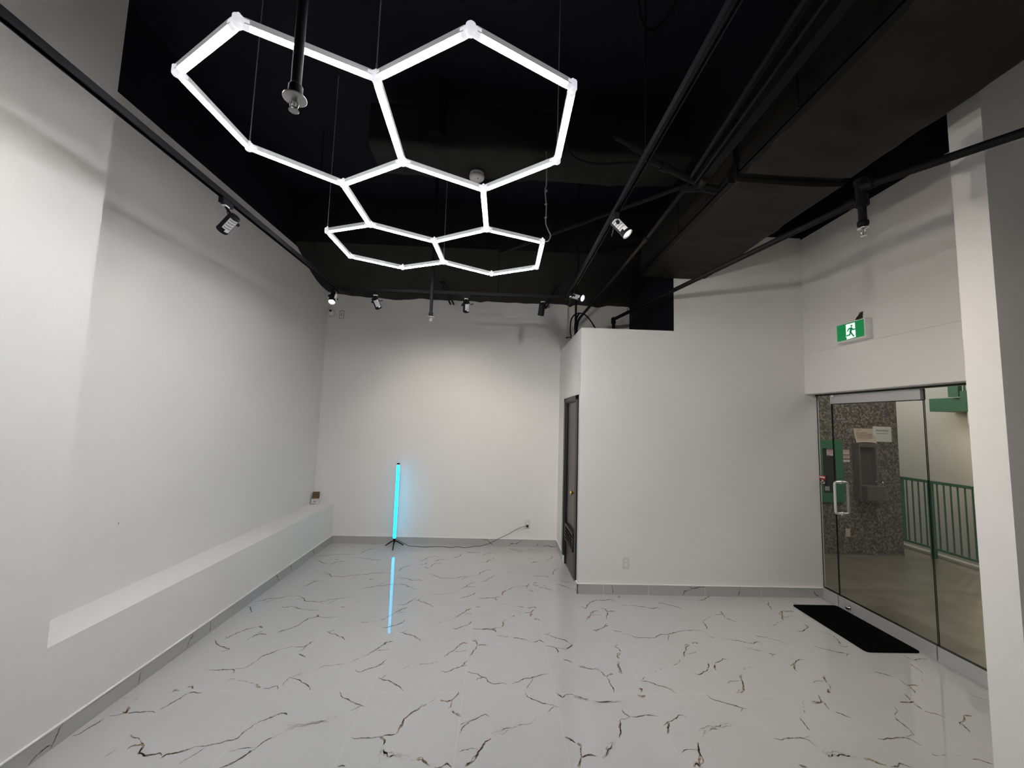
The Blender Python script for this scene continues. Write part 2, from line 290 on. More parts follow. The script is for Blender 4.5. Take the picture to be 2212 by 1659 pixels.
VEINS = """d -2161,3392 -2119,3344 -2062,3305 -2012,3287 -1966,3268
t -1963,3264 -2016,3237
d -1957,3021 -1910,3016 -1860,3023 -1792,3027 -1768,3009 -1761,2974
t -1792,3027 -1759,3038 -1716,3045 -1706,3068 -1691,3127
f -1755,2900 -1741,2925 -1677,2908 -1617,2897 -1535,2863
b -2012,2788 -2015,2810 -1978,2800
b -1957,2839 -1932,2845 -1912,2823
d -1963,2632 -1946,2670 -1933,2705 -1920,2752 -1906,2781
b -1906,2781 -1877,2790 -1829,2783
d -2210,2581 -2169,2586 -2140,2605 -2098,2610 -2043,2615 -1999,2618 -1971,2609
b -2162,2614 -2134,2602 -2168,2657
f -2184,2677 -2179,2717 -2178,2749 -2273,2721
d -2265,2427 -2238,2446 -2236,2475 -2228,2505 -2215,2558
d -1964,2436 -1958,2440 -1935,2424 -1884,2408
b -1875,2401 -1855,2385 -1830,2366 -1822,2340 -1812,2318 -1770,2303 -1742,2311 -1710,2322 -1686,2307
b -1672,2290 -1669,2315 -1633,2322 -1601,2334 -1573,2352 -1558,2364
d -1558,2364 -1506,2368 -1456,2384 -1421,2404 -1375,2420 -1370,2461 -1352,2495 -1339,2530
b -1896,2343 -1892,2362 -1863,2370 -1842,2374
t -1559,2253 -1548,2280 -1525,2312 -1511,2341 -1499,2367
t -1361,2331 -1325,2350 -1281,2358 -1240,2362
b -1348,2225 -1317,2246 -1288,2274 -1264,2310 -1236,2354
f -1963,2295 -1955,2320 -1952,2343
d -1898,3479 -1868,3490 -1814,3484
d -1752,3515 -1693,3571
d -1362,3539 -1339,3529 -1271,3500 -1242,3474 -1199,3458 -1161,3408
t -1345,3534 -1309,3572
d -765,3544 -741,3541 -672,3510 -617,3472 -578,3439 -566,3413
t -741,3541 -706,3579
d -1507,3310 -1450,3311 -1427,3336 -1403,3402
t -1427,3336 -1427,3280 -1451,3249
b -1435,3227 -1400,3205 -1364,3181
d -1691,3127 -1687,3177 -1650,3215 -1615,3261 -1585,3284
f -1585,3284 -1519,3325
d -947,3200 -910,3245 -881,3292 -853,3349 -828,3390 -778,3408
b -853,3365 -830,3399 -778,3408
t -885,3277 -825,3282 -772,3299
f -1227,3028 -1186,3082 -1116,3090 -1042,3112 -984,3160 -947,3200
d -954,3039 -921,3013 -902,3016 -858,3054 -809,3082 -786,3117 -770,3164
t -803,3089 -768,3110
d -349,3036 -314,3017 -276,3044 -222,3079 -192,3121 -170,3164
t -214,3086 -170,3107
f -634,3038 -584,3089 -509,3108 -428,3124 -367,3167
d -351,3204 -303,3274 -279,3305 -257,3354 -225,3396 -188,3394
b -254,3362 -225,3400 -188,3394
t -286,3282 -232,3275 -176,3300
b -158,3435 -125,3424 -111,3369
b -112,3357 -85,3374 -25,3371
d -112,3357 -135,3293 -162,3223
d -164,3029 -134,3014 -85,3002 -59,2970 -31,2964 -14,2921 30,2898 85,2911 116,2899
t -94,2938 -83,2957 -43,2964
d -155,3612 3,3607 38,3576
f 48,3507 100,3490 169,3501
b -1542,2874 -1521,2857 -1494,2837
d -1471,2829 -1435,2830 -1410,2853 -1395,2859 -1374,2819
d -1364,2949 -1333,2937 -1282,2920 -1255,2896 -1210,2873 -1185,2850 -1166,2817
t -1347,2949 -1313,2975 -1299,2994
t -1364,2937 -1361,2859
d -766,2950 -744,2940 -684,2923 -655,2899 -609,2870 -583,2842 -566,2819
t -744,2940 -717,2985
d -972,2808 -947,2770 -925,2749 -886,2733 -865,2713 -815,2693 -769,2673
t -787,2683 -810,2658 -845,2631
d -1337,2526 -1324,2548 -1290,2571 -1263,2595 -1239,2614 -1202,2602
b -1238,2611 -1219,2614 -1199,2600
d -1236,2354 -1227,2381 -1208,2413 -1186,2430
w -1186,2430 -1168,2467 -1143,2480 -1110,2519 -1067,2511 -1020,2538 -950,2545 -907,2594
d -762,2430 -741,2422 -679,2429 -623,2434 -593,2440
b -605,2438 -583,2426 -569,2410 -568,2382
d -593,2440 -564,2451 -520,2457
b -518,2459 -514,2498 -503,2533 -501,2570 -481,2603 -436,2652 -391,2698
f -391,2698 -348,2745
b -313,2732 -268,2722 -234,2742
d -234,2742 -215,2774 -204,2813
t -234,2742 -237,2679 -253,2659
b -229,2639 -198,2615 -170,2595
d -166,2462 -153,2501 -117,2555 -91,2569 -51,2602 -23,2617 2,2601
t -166,2527 -117,2560
w 15,2468 48,2481 88,2507 136,2512
b -78,2272 -51,2339 -28,2377 -13,2409 15,2430
t -162,2330 -133,2350 -84,2361 -52,2354
b -121,2244 -90,2265 -78,2272
w -581,2274 -557,2313 -554,2347 -533,2314 -473,2318 -401,2296
b -381,2285 -346,2289 -324,2271 -296,2243
d -271,2240 -236,2240 -210,2265 -183,2240
b -761,2241 -743,2248 -725,2245
d 169,3492 226,3476 272,3459 308,3429
d 331,3423 364,3427 395,3454 433,3412
d 439,3544 472,3539 552,3484 597,3464 634,3408 652,3400
b 652,3400 626,3358 588,3329
t 463,3545 496,3573
d 433,3370 478,3363 512,3339 524,3299 518,3268
t 513,3347 584,3332
f 497,3237 543,3190
d 543,3190 576,3179 606,3147
b 645,3106 696,3085 757,3076 791,3056
d 793,3050 810,3001 819,2991
b 819,2988 841,3011 877,3018
d 822,2985 826,2910 833,2856 824,2821
d 149,2900 198,2925 232,2956 280,2963 331,2986 416,3017
t 300,2960 267,2895 247,2848
d 230,2811 250,2769 278,2750 317,2729 341,2712 392,2702 431,2679
t 411,2685 362,2638
t 988,3374 1031,3409
d 988,3374 1016,3342 1018,3302
b 1006,3278 967,3239 974,3204
w 960,3186 939,3100 935,3032 954,3026
d 1042,3629 1118,3599
d 1117,3561 1167,3563 1201,3518 1257,3510 1327,3512 1376,3513 1449,3570 1509,3571 1622,3622 1713,3639 1819,3646 1845,3618 1851,3590
t 1509,3571 1456,3462
d 868,3621 901,3612 939,3642
f 1856,3562 1862,3534 1978,3510
d 1978,3510 2064,3489 2130,3451 2174,3444 2224,3475 2248,3437
d 2262,3572 2289,3559 2361,3543
t 2046,3418 2067,3382 2123,3350 2203,3311
b 1647,3440 1685,3450 1701,3433
b 1564,3387 1595,3413 1611,3405 1566,3371 1524,3305 1492,3242
t 1523,3289 1563,3287 1633,3315
f 1464,3211 1416,3166 1344,3121 1254,3092 1181,3050
d 1471,3041 1499,3022 1546,3056 1608,3091
d 1640,3170 1623,3119 1599,3091
b 1686,3156 1667,3120 1651,3078
d 1691,3156 1739,3187 1787,3225 1820,3203
d 1039,2956 1067,2944 1121,2926 1158,2896 1206,2876 1242,2818
t 1063,2957 1096,2989
b 1006,2865 1030,2865 1012,2835
b 978,2806 992,2790 1029,2796
d 437,2814 469,2772 504,2800 550,2801
b 549,2795 590,2774 617,2758 642,2752
w 665,2737 722,2727 783,2731 829,2733
d 829,2661 840,2626 868,2602
d 869,2604 928,2610 996,2618 1037,2609
t 791,2582 859,2597
b 788,2573 771,2518 765,2474 748,2440
w 720,2415 683,2374 657,2350 617,2297
f 136,2508 178,2531 251,2545 292,2595
d 1040,2534 1082,2566 1126,2586 1170,2620 1198,2617 1212,2601
b 1085,2566 1059,2520 1040,2472
d 1437,2813 1455,2774 1502,2747 1536,2726 1585,2705 1641,2680
t 1625,2690 1586,2654
b 1816,3027 1780,2968 1761,2918 1728,2857 1677,2833 1653,2838
t 1650,2931 1692,2954 1772,2961
f 1833,3061 1885,3103 1988,3140
b 436,2446 462,2433 491,2401
b 494,2397 516,2377
d 516,2377 504,2342 501,2304
b 501,2304 529,2319 584,2312
b 501,2304 486,2275 475,2239
w 1239,2477 1295,2513 1344,2514 1404,2546 1468,2551
f 1220,2435 1295,2513
b 1191,2410 1171,2369 1157,2330 1113,2249
b 1084,2253 1115,2278 1113,2249
t 1055,2337 1079,2354 1122,2363 1168,2357
d 2703,3660 2743,3651 2796,3692
t 2885,3671 2936,3637 2964,3609 2960,3543 2954,3524
d 2954,3524 2922,3452
b 2952,3534 2952,3515
d 2894,3443 2914,3409 2955,3422
t 2351,3528 2410,3497 2466,3438
d 2661,3429 2687,3396 2738,3363 2788,3332 2871,3301
t 2859,3314 2819,3276
d 2200,3306 2253,3288
t 2230,3296 2200,3259
d 2261,3141 2311,3171 2393,3226 2431,3218
b 2304,3168 2273,3117 2256,3075
b 2420,3024 2395,2978 2381,2946
t 2271,2940 2311,2964 2385,2971
t 2380,2939 2353,2878
b 2348,2872 2328,2877 2302,2841 2327,2848
d 2214,2823 2192,2772 2174,2744
b 2106,2747 2161,2739 2192,2748
d 2192,2748 2175,2681
f 2057,2754 2018,2684 1956,2623
d 1926,2608 1918,2565 1907,2505
f 1907,2505 1904,2474
d 2192,2660 2223,2640 2253,2606
d 1646,2442 1686,2431 1749,2443 1814,2447 1842,2431 1853,2385
f 1831,2452 1902,2472
w 1867,2361 1865,2319 1920,2323 1960,2331 2031,2308
b 2050,2297 2079,2297 2103,2275 2137,2257
d 2152,2253 2191,2254 2226,2276 2264,2250
d 3298,3294 3306,3247 3331,3236 3454,3253
t 3243,3201 3233,3134 3215,3064
f 3155,3029 3120,2976
d 2853,3078 2901,3055 2937,3023
t 2956,2997 2944,2935 2961,2923
b 2946,2929 2972,2929 3028,2927
d 2954,2917 2919,2844
d 2829,2837 2808,2774
b 2718,2756 2785,2752 2824,2763
d 2801,2752 2794,2687
d 2791,2677 2840,2652 2873,2617
f 2645,2723 2621,2680 2554,2629
d 2544,2619 2535,2570 2532,2515
f 2532,2515 2518,2474
d 2262,2446 2295,2438 2367,2447 2436,2454 2466,2435 2476,2393
f 2446,2456 2520,2477
b 3015,2639 3063,2634
d 3015,2639 2977,2603 2912,2574 2897,2555
d 2919,2574 2902,2531 2887,2495
f 2486,2365 2473,2330 2570,2338 2641,2319
d 2665,2304 2704,2300 2745,2271
t 3287,2849 3306,2814 3359,2784
b 1656,2259 1676,2251 1692,2248
d -2287,5306 -2192,5343 -2109,5370 -2010,5419 -1895,5433 -1799,5431 -1769,5397
d -1728,5472 -1711,5568 -1675,5648 -1598,5685
d -1773,5325 -1661,5307 -1555,5268 -1498,5237 -1410,5253 -1382,5227
d -2170,5200 -2099,5128 -1971,5065
d -1967,5235 -1922,5231
d -1964,5034 -1908,5158 -1823,5176
d -1965,4819 -1893,4800 -1845,4760 -1799,4699 -1660,4687 -1570,4751 -1488,4758 -1361,4825 -1190,4825 -1164,4806
t -1902,4735 -1848,4768
t -1493,4757 -1554,4665
d -1967,4421 -1936,4482 -1913,4563 -1828,4574
b -1358,4629 -1318,4631
d -1365,4391 -1298,4425 -1202,4465 -1147,4479 -1088,4519
t -1222,4464 -1181,4565
d -2253,4062 -2187,4084 -2160,4132 -2099,4134 -2029,4172 -1962,4202
t -2096,4128 -2141,4020
d -1956,4207 -1881,4184 -1827,4138 -1794,4088 -1707,4081 -1650,4073 -1599,4099 -1560,4138 -1493,4150 -1368,4208
t -1891,4121 -1831,4138
t -1507,4139 -1553,4033
d -2268,3964 -2227,3947 -2200,3902 -2158,3853 -2176,3827
d -1949,3970 -1927,3951 -1868,3978 -1836,3966
b -1836,3966 -1777,3934 -1737,3921
t -1737,3921 -1659,3901 -1580,3913
b -1413,3978 -1374,3980
d -1736,3522 -1692,3568 -1642,3623 -1633,3687 -1608,3754 -1555,3781 -1497,3779 -1369,3790
b -1563,3798 -1535,3781 -1564,3829
d -2099,3403 -2092,3421 -2065,3492 -2024,3559 -1956,3599
t -2118,3448 -2092,3421
b -1953,3615 -1899,3575
d -1924,3402 -1901,3468 -1876,3490 -1817,3491
f -1817,3491 -1781,3466
t -1899,3489 -1872,3548
d -1966,3266 -2034,3290
f -1188,3676 -1109,3702 -1031,3713 -956,3765 -906,3827
d -934,3616 -912,3608 -859,3645
d -1730,5884 -1646,5847
t -1520,5747 -1434,5736
t -2201,5840 -2172,5898
d -912,5212 -875,5296 -820,5391 -765,5426 -711,5386
d -733,5222 -704,5299 -604,5304
f -601,5287 -537,5350
d -542,5336 -500,5398 -450,5437 -422,5539
d -916,5114 -844,5124 -811,5198
d -769,5018 -724,5163 -633,5175
b -834,5036 -775,4987
d -1115,4881 -1093,4971 -996,5084
f -1127,4842 -1115,4881
d -762,4820 -689,4801 -638,4748 -600,4703 -472,4693 -373,4746 -278,4764 -174,4811
t -700,4739 -640,4761
t -308,4735 -358,4648
d -174,4811 -155,4889 -92,4961 -3,5001
d -374,5642 -339,5601 -175,5603
d -164,5479 -110,5550 -4,5602
d -147,5221 -89,5247 -43,5336 10,5409
d 211,5807 261,5737 413,5666
t 445,5760 552,5779 626,5731
d 468,5227 509,5286 586,5284
d 663,5322 757,5434 775,5527
t 447,5427 505,5384
d 440,4817 533,4816 610,4820 636,4765
d 680,4851 712,4970 800,5066
f 640,4711 754,4689
d 754,4689 868,4641
d 666,4594 737,4579 782,4536 832,4445
d 289,4527 350,4525 377,4544 397,4608
t 371,4531 355,4457
b 378,4422 429,4384
b 435,4571 494,4536
d 492,4511 559,4477 643,4421
t 550,4576 572,4502
t 673,4427 706,4442
b 440,4623 487,4619
d 154,4420 205,4475
f 205,4475 289,4540
b 88,4263 98,4353 154,4420
d -162,4210 -87,4209 -2,4220 83,4258
b -2,4220 31,4206 36,4171
d -332,4214 -308,4205 -241,4255 -196,4296 -170,4354
d -340,4405 -297,4478 -253,4567 -215,4599 -178,4591
t -286,4467 -183,4490
f -644,4231 -567,4282 -438,4314 -385,4357 -340,4405
d -138,4616 -92,4644 -52,4720 10,4811
f 10,4811 98,4902 266,4948
f -169,4720 -64,4741
d -1080,4700 -971,4678 -898,4629 -809,4646 -774,4613
d -1156,4486 -1082,4507 -1014,4514 -931,4501 -879,4449 -773,4387
t -880,4454 -841,4480
d -901,4040 -836,4046 -808,4103 -771,4187
d -766,4142 -729,4137 -669,4108 -645,4079 -596,4055 -565,4003
t -735,4143 -713,4173
t -949,3796 -914,3835 -883,3881
b -886,3890 -841,3956 -793,3995
t -882,3875 -784,3897
d -909,3608 -875,3629 -820,3662 -782,3704 -769,3754
d -347,3797 -297,3855 -279,3887 -245,3951 -195,3991
t -256,3870 -180,3891
f -586,3680 -511,3695 -441,3722 -380,3757 -347,3797
b -250,3957 -199,3987
b -161,4023 -116,4014
d -335,3623 -314,3608 -276,3634 -215,3679 -189,3717 -171,3755
f 45,4089 164,4087
d 222,4049 254,4050 307,4023
d 325,4020 361,4015 399,4040 423,4007
d 292,3918 362,3924 395,3997
b 371,3921 348,3848
b 376,3822 432,3781
b 79,3639 100,3704 97,3746 122,3784
d 166,3833 211,3870
f 211,3870 257,3926
d -164,3617 -98,3611 -2,3622 83,3644
b 2,3622 31,3607 35,3569
f 39,3509 125,3509 187,3491
d 860,4070 894,4018 971,4161 1041,4209 1211,4229 1240,4170
b 1308,4318 1289,4263
f 1243,4102 1348,4106
d 1313,4105 1466,4083 1563,4040 1613,4066 1638,4028
d 1650,4159 1706,4166 1776,4113 1812,4090 1852,4031
t 1665,4167 1698,4192
d 2085,4245 2131,4241 2221,4298 2294,4356
b 858,3802 906,3875 946,3954 1010,3991
t 918,3882 1024,3894
b 1042,4028 1085,4024 1090,3959
b 1090,3959 1116,3971 1169,3966
d 1090,3959 1048,3825
d 872,3618 928,3639 989,3679 1034,3751
b 996,3689 1028,3710
d 2112,3941 2194,3948
d 2217,4019 2197,3953 2178,3881
d 2172,3869 2207,3855 2252,3807
f 2075,3933 1988,3853 1922,3798
d 1922,3798 1916,3705 1900,3665
d 2842,4240 2790,4173 2779,4123 2738,4055
b 2796,4014 2834,4027 2758,3921 2715,3853
t 2744,3909 2869,3935
b 2834,4027 2917,4030 2955,4019
f 2699,3831 2581,3764 2430,3699
d 2704,3657 2739,3648 2861,3731 2864,3783
f 756,3713 852,3777
d 3085,4217 3103,4192
f 1947,4107 1995,4133 2071,4123
t 3294,4243 3412,4195"""
BASE_VEINS = """Ld 3315,101 3302,66 3270,49 3258,14 3237,5
Ld 2862,82 2854,44 2847,7
Ld 2390,101 2368,76 2355,40 2337,8
Ld 2335,27 2303,29 2267,23 2235,0
Ld 5328,113 5329,64 5344,19
Lt 5229,95 5326,48
Ld 4753,104 4797,20
Ld 4457,99 4500,54 4525,6
Ld 3491,99 3503,46 3493,0
Bd 1238,91 1250,10
Bd 2057,92 2094,72 2248,84
Bd 2094,67 2014,45 1995,-2
Bd 2607,96 2606,55 2586,2
Bf 3261,89 3221,30
Bd 3411,74 3428,33 3471,16
Kd -191,97 -110,85 -69,47 -7,3
Kb 186,3 239,41 292,35 412,86
Kd 620,61 602,9
Kb 696,4 736,24 871,4"""
# ------------------------------------------------------------------ setting
def struct(name, mb, mats, parent=None, **k):
    return mb.build(name, mats, parent, kind='structure' if parent is None else None, **k)
XL, XN, XB, XR, XG = -2.287, -2.576, .885, 3.41, 3.53     # left wall, niche back, washroom side, right wall, glass
YB, YW = 5.90, 4.36                                       # back wall, washroom front
ZC, ZP = 4.5, 3.86                                        # ceiling, top of the white paint
NICHE = 2.264

def ribbon_mesh(mb, pts, wid, mi, f3, rng, levels=3, jit=.10):
    P=[Vector((x,y)) for x,y in pts]
    for l in range(levels):
        Q=[P[0]]
        for a,b in zip(P[:-1],P[1:]):
            d=b-a
            if d.length>.012:
                Q.append((a+b)/2+Vector((-d.y,d.x))*rng.uniform(-jit,jit)*1.0)
            Q.append(b)
        P=Q
    n=len(P); vs=[]
    for i,p in enumerate(P):
        t=P[min(i+1,n-1)]-P[max(i-1,0)]
        if t.length<1e-6: t=Vector((1,0))
        t.normalize(); nn=Vector((-t.y,t.x))
        s=i/(n-1); w=wid*.5*(.30+.70*min(1,4*s,4*(1-s)))*rng.uniform(.55,1.3)
        vs+= [f3(*(p+nn*w)), f3(*(p-nn*w))]
    mb.add(vs,[(2*i,2*i+1,2*i+3,2*i+2) for i in range(n-1)],mi)
WIDTH={'d':.0088,'t':.0048,'b':.0105,'f':.008,'w':.016}
MI={'d':1,'t':1,'b':2,'f':3,'w':4}
VM=[M['vein_d'],M['vein_b'],M['vein_f'],M['vein_w']]
rng=random.Random(11)
fb=MB(); fb.box((XN-.1,-2.1,-.12),(XG+.03,YB+.1,0),0)
cnt=0
for line in VEINS.split('\n'):
    k,*pp=line.split(); pts=[tuple(int(c)/1000 for c in q.split(',')) for q in pp]
    cnt+=1; z=.0003+cnt*1.5e-6
    f3=lambda x,y,z=z:(x,y,z)
    ribbon_mesh(fb,pts,WIDTH[k],MI[k],f3,rng)
    if k=='b':
        o=rng.uniform(-.010,.010); ribbon_mesh(fb,[(x+o*rng.random(),y+o) for x,y in pts],WIDTH[k]*.6,2,f3,rng,jit=.2)
    if k=='w':
        for _ in range(2):
            o=rng.uniform(-.02,.02); ribbon_mesh(fb,[(x+o,y-o) for x,y in pts],.006,3,f3,rng,jit=.25)
struct('floor',fb,[M['floor']]+VM,recalc=False)
# black painted ceiling deck
struct('ceiling',MB().box((XN-.1,-2.1,ZC),(XG+.13,YB+.1,ZC+.1)),M['black'])
# left: flush wall in front, shallow niche above a ledge behind
struct('wall_left',MB().box((XL,-2.1,0),(XL-.4,NICHE,ZC)),M['wall'])
struct('wall_left_niche',MB().box((XN,NICHE,.4),(XN-.12,YB+.1,ZP)),M['wall'])
struct('wall_left_upper',MB().box((XN+.002,NICHE,ZP),(XN-.12,YB+.1,ZC)),M['black'])
struct('trim_1',MB().box((XL,NICHE,0),(XN-.1,YB,.54)),M['wall'])
# back wall
struct('wall_back',MB().box((XN-.1,YB,0),(XG,YB+.1,ZP)),M['wall'])
struct('wall_back_upper',MB().box((XN-.1,YB-.001,ZP),(XG,YB+.1,ZC)),M['black'])
# washroom block: low box with a flat top, full-height wall to its right
XF=1.925
w=MB()
w.add([(XB,YW,0),(XG+.02,YW,0),(XG+.02,YW,3.97),(XF,YW,3.97),(XF,YW,2.83),(XB,YW,2.83)]+[(XB,YW+.1,0),(XG+.02,YW+.1,0),(XG+.02,YW+.1,3.97),(XF,YW+.1,3.97),(XF,YW+.1,2.83),(XB,YW+.1,2.83)],
      [(0,1,2,3,4,5),(11,10,9,8,7,6)]+[(i,(i+1)%6+0,6+(i+1)%6,6+i) for i in range(6)])
struct('wall_washroom_front',w,M['wall'])
struct('wall_washroom_upper',MB().box((XF,YW-.001,3.97),(XG+.02,YW+.1,ZC)),M['black'])
DY0,DY1,DZ=4.545,5.25,2.035
w=MB().box((XB,YW+.1,0),(XB+.1,DY0,2.83)).box((XB,DY1,0),(XB+.1,YB,2.83)).box((XB,DY0,DZ),(XB+.1,DY1,2.83))
struct('wall_washroom_side',w,M['wall'])
struct('wall_washroom_top',MB().box((XB+.005,YW+.005,2.79),(XF+.1,YB,2.828)),M['black'])
struct('wall_shaft_side',MB().box((XF-.002,YW+.0015,2.83),(XF+.1,YB,ZC)),M['black'])
# right: white wall above the glass storefront, black painted above it
YP0,YP1,XP=1.91,2.067,2.50
struct('wall_right',MB().box((XR,YP1,2.62),(XG+.1,YW,3.95)),M['wall'])
struct('wall_right_header',MB().box((XR-.016,YP1,2.166),(XG+.1,YW,2.62)),M['wall'],bevel=.009)
struct('wall_right_upper',MB().box((XR-.001,YP1,3.95),(XG+.1,YW,ZC)),M['black'])
struct('wall_right_stub',MB().box((XP,YP0,0),(XG+.1,YP1,ZC)),M['wall'])
struct('wall_right_near',MB().box((XG,-2.1,0),(XG+.1,YP0,ZC)),M['wall'])
struct('wall_front',MB().box((XL-.4,-2.2,0),(XG+.1,-2.1,ZC)),M['wall'])

# tile baseboards with a caulked top edge and the tile's veins
BV={}
for line in BASE_VEINS.split('\n'):
    k,*pp=line.split(); BV.setdefault(k[0],[]).append((k[1],[tuple(int(c)/1000 for c in q.split(',')) for q in pp]))
def baseboard(name, boxes, caulks, key, f3):
    b=MB()
    for a,c in boxes: b.box(a,c,0)
    for a,c in caulks: b.box(a,c,5)
    for i,(k,pts) in enumerate(BV.get(key,[])):
        pts=[(u,min(.097,max(.003,v))) for u,v in pts]
        ribbon_mesh(b,pts,WIDTH[k],MI[k],f3,rng,levels=2)
    struct(name,b,[M['basetile']]+VM+[M['caulk']],recalc=False)
BH=.100
baseboard('baseboard_left',[((XL,-2.1,0),(XL+.009,YB-.01,BH))],[((XL,-2.1,BH),(XL+.0135,YB-.01,BH+.006))],'L',lambda u,v:(XL+.0094,u,v))
baseboard('baseboard_back',[((XL,YB-.010,0),(XB,YB,BH))],[((XL,YB-.014,BH),(XB,YB,BH+.006))],'K',lambda u,v:(u,YB-.0104,v))
baseboard('baseboard_washroom',[((XB-.010,YW-.010,0),(XG-.02,YW,BH)),((XB-.010,YW-.010,0),(XB,4.437,BH)),((XB-.010,5.37,0),(XB,YB-.01,BH))],
          [((XB-.014,YW-.014,BH),(XG-.02,YW,BH+.006)),((XB-.011,YW,BH),(XB,4.437,BH+.006)),((XB-.011,5.37,BH),(XB,YB-.01,BH+.006)),
           ((XB-.0108,YW-.0108,0),(XB-.0095,YW-.0095,BH)),((1.15,YW-.0102,0),(1.152,YW-.009,BH)),((1.63,YW-.0102,0),(1.632,YW-.009,BH)),((2.235,YW-.0102,0),(2.237,YW-.009,BH)),((2.84,YW-.0102,0),(2.842,YW-.009,BH))],'B',lambda u,v:(u,YW-.0104,v))

# ------------------------------------------------------------------ washroom door
d=empty('door_1',(XB,4.9,0),kind='structure')
f=MB()
for a,b in (((XB-.016,4.437,BH),(XB,4.545,2.09)),((XB-.016,DY1,BH),(XB,5.36,2.09)),((XB-.016,4.437,DZ),(XB,5.36,2.09))): f.box(a,b)
for a,b in (((XB,DY0,0),(XB+.1,DY0+.012,DZ)),((XB,DY1-.012,0),(XB+.1,DY1,DZ)),((XB,DY0,DZ-.012),(XB+.1,DY1,DZ))): f.box(a,b)
f.build('door_frame',M['doorframe'],d,bevel=.003)
MB().box((XB+.018,DY0+.014,.008),(XB+.055,DY1-.014,DZ-.014)).build('door_leaf',M['door'],d,bevel=.002)
lv=MB()
lx=XB+.018
lv.box((lx-.034,4.61,.335),(lx,5.14,.362)).box((lx-.034,4.61,.508),(lx,5.14,.535)).box((lx-.034,4.61,.335),(lx,4.64,.535)).box((lx-.034,5.11,.335),(lx,5.14,.535))
lo=lv.build('louvre_vent',M['doorframe'],d,bevel=.002)
for i in range(4):
    z=.378+i*.038
    MB().obox((lx-.016,4.875,z),(.015,0,-.012),(0,.235,0),(.0025,0,.0025)).build('slat',M['doorframe'],lo)
kb=MB().lathe((lx,4.63,.985),(-1,0,0),[(0,.0),(0,.032),(.004,.032),(.010,.024),(.013,.012),(.034,.010),(.038,.016),(.046,.026),(.056,.029),(.064,.025),(.069,.012),(.070,0)],20)
kb.build('door_knob',M['brass'],d,label='polished brass knob')
for z in (.25,1.75): MB().cyl((XB+.012,DY1-.016,z-.045),(XB+.012,DY1-.016,z+.045),.006,seg=10).build('hinge',M['doorframe'],d)

# ------------------------------------------------------------------ glass storefront
def pane(name,y0,y1,z0,z1,parent):
    g=MB(); x0,x1=XG-.0045,XG+.0045
    vs=[(x,y,z) for x in(x0,x1) for y in(y0,y1) for z in(z0,z1)]
    g.add(vs,[(0,1,3,2),(4,6,7,5)],0); g.add(vs,[(0,4,5,1),(2,3,7,6),(0,2,6,4),(1,5,7,3)],1)
    return g.build(name,[M['glass'],M['glassedge']],parent)
KZ=.115
def kick(y0,y1,parent):
    k=MB().box((XG-.020,y0,0),(XG+.02,y1,KZ-.006),0).box((XG-.014,y0,KZ-.006),(XG+.014,y1,KZ),1)
    return k.build('kick_rail',[M['kick'],M['glassedge']],parent,bevel=.0015)
wn=empty('window_1',(XG,4.26,0),kind='structure')
pane('glass_pane',4.163,YW-.002,KZ,2.150,wn); kick(4.163,YW-.012,wn)
wn2=empty('window_2',(XG,2.65,0),kind='structure')
pane('glass_pane',YP1,3.226,KZ,2.150,wn2); kick(YP1,3.226,wn2)
struct('trim_2',MB().box((XG-.018,YP1,2.150),(XG+.018,YW,2.167)),M['glassedge'])
gd=empty('door_2',(XG,3.7,0),kind='structure')
pane('glass_pane',3.236,4.153,KZ,2.052,gd)
kr=kick(3.236,4.153,gd)
MB().box((XG-.024,3.236,2.056),(XG+.024,4.153,2.148)).build('top_rail',M['kick'],gd,bevel=.002)
MB().box((XG-.016,3.236,2.050),(XG+.016,4.153,2.056)).build('seal_strip',M['glassedge'],gd)
MB().lathe((XG-.020,4.03,.045),(-1,0,0),[(0,0),(0,.022),(.012,.022),(.014,.018),(.026,.017),(.030,.012),(.030,0)],18).build('lock_cylinder',M['chrome'],gd,label='small chrome lock cylinder in the kick rail')
for s,nm in ((-1,'pull_handle'),(1,'pull_handle')):
    h0,h1=.935,1.250; yy=4.085; xo=XG+s*.068
    pts=[(XG+s*.004,yy,h1),(XG+s*.045,yy,h1)]
    for k in range(1,6):
        a=k/5*PI/2; pts.append((XG+s*(.045+.023*math.sin(a)),yy,h1-.023*(1-math.cos(a))))
    for k in range(0,6):
        a=k/5*PI/2; pts.append((XG+s*(.045+.023*math.cos(a)),yy,h0+.023*(1-math.sin(a))))
    pts.append((XG+s*.004,yy,h0))
    hb=MB().tube(pts,.0125,12)
    for z in (h0,h1): hb.cyl((XG+s*.006,yy,z),(XG+s*.012,yy,z),.018,seg=16)
    hb.build(nm,M['satin'],gd,label='satin steel D-shaped pull handle' if s<0 else None)
MB().cyl((XG-.03,4.10,2.135),(XG-.045,4.10,2.135),.012,seg=12).build('pivot_stop',M['plastic'],gd)
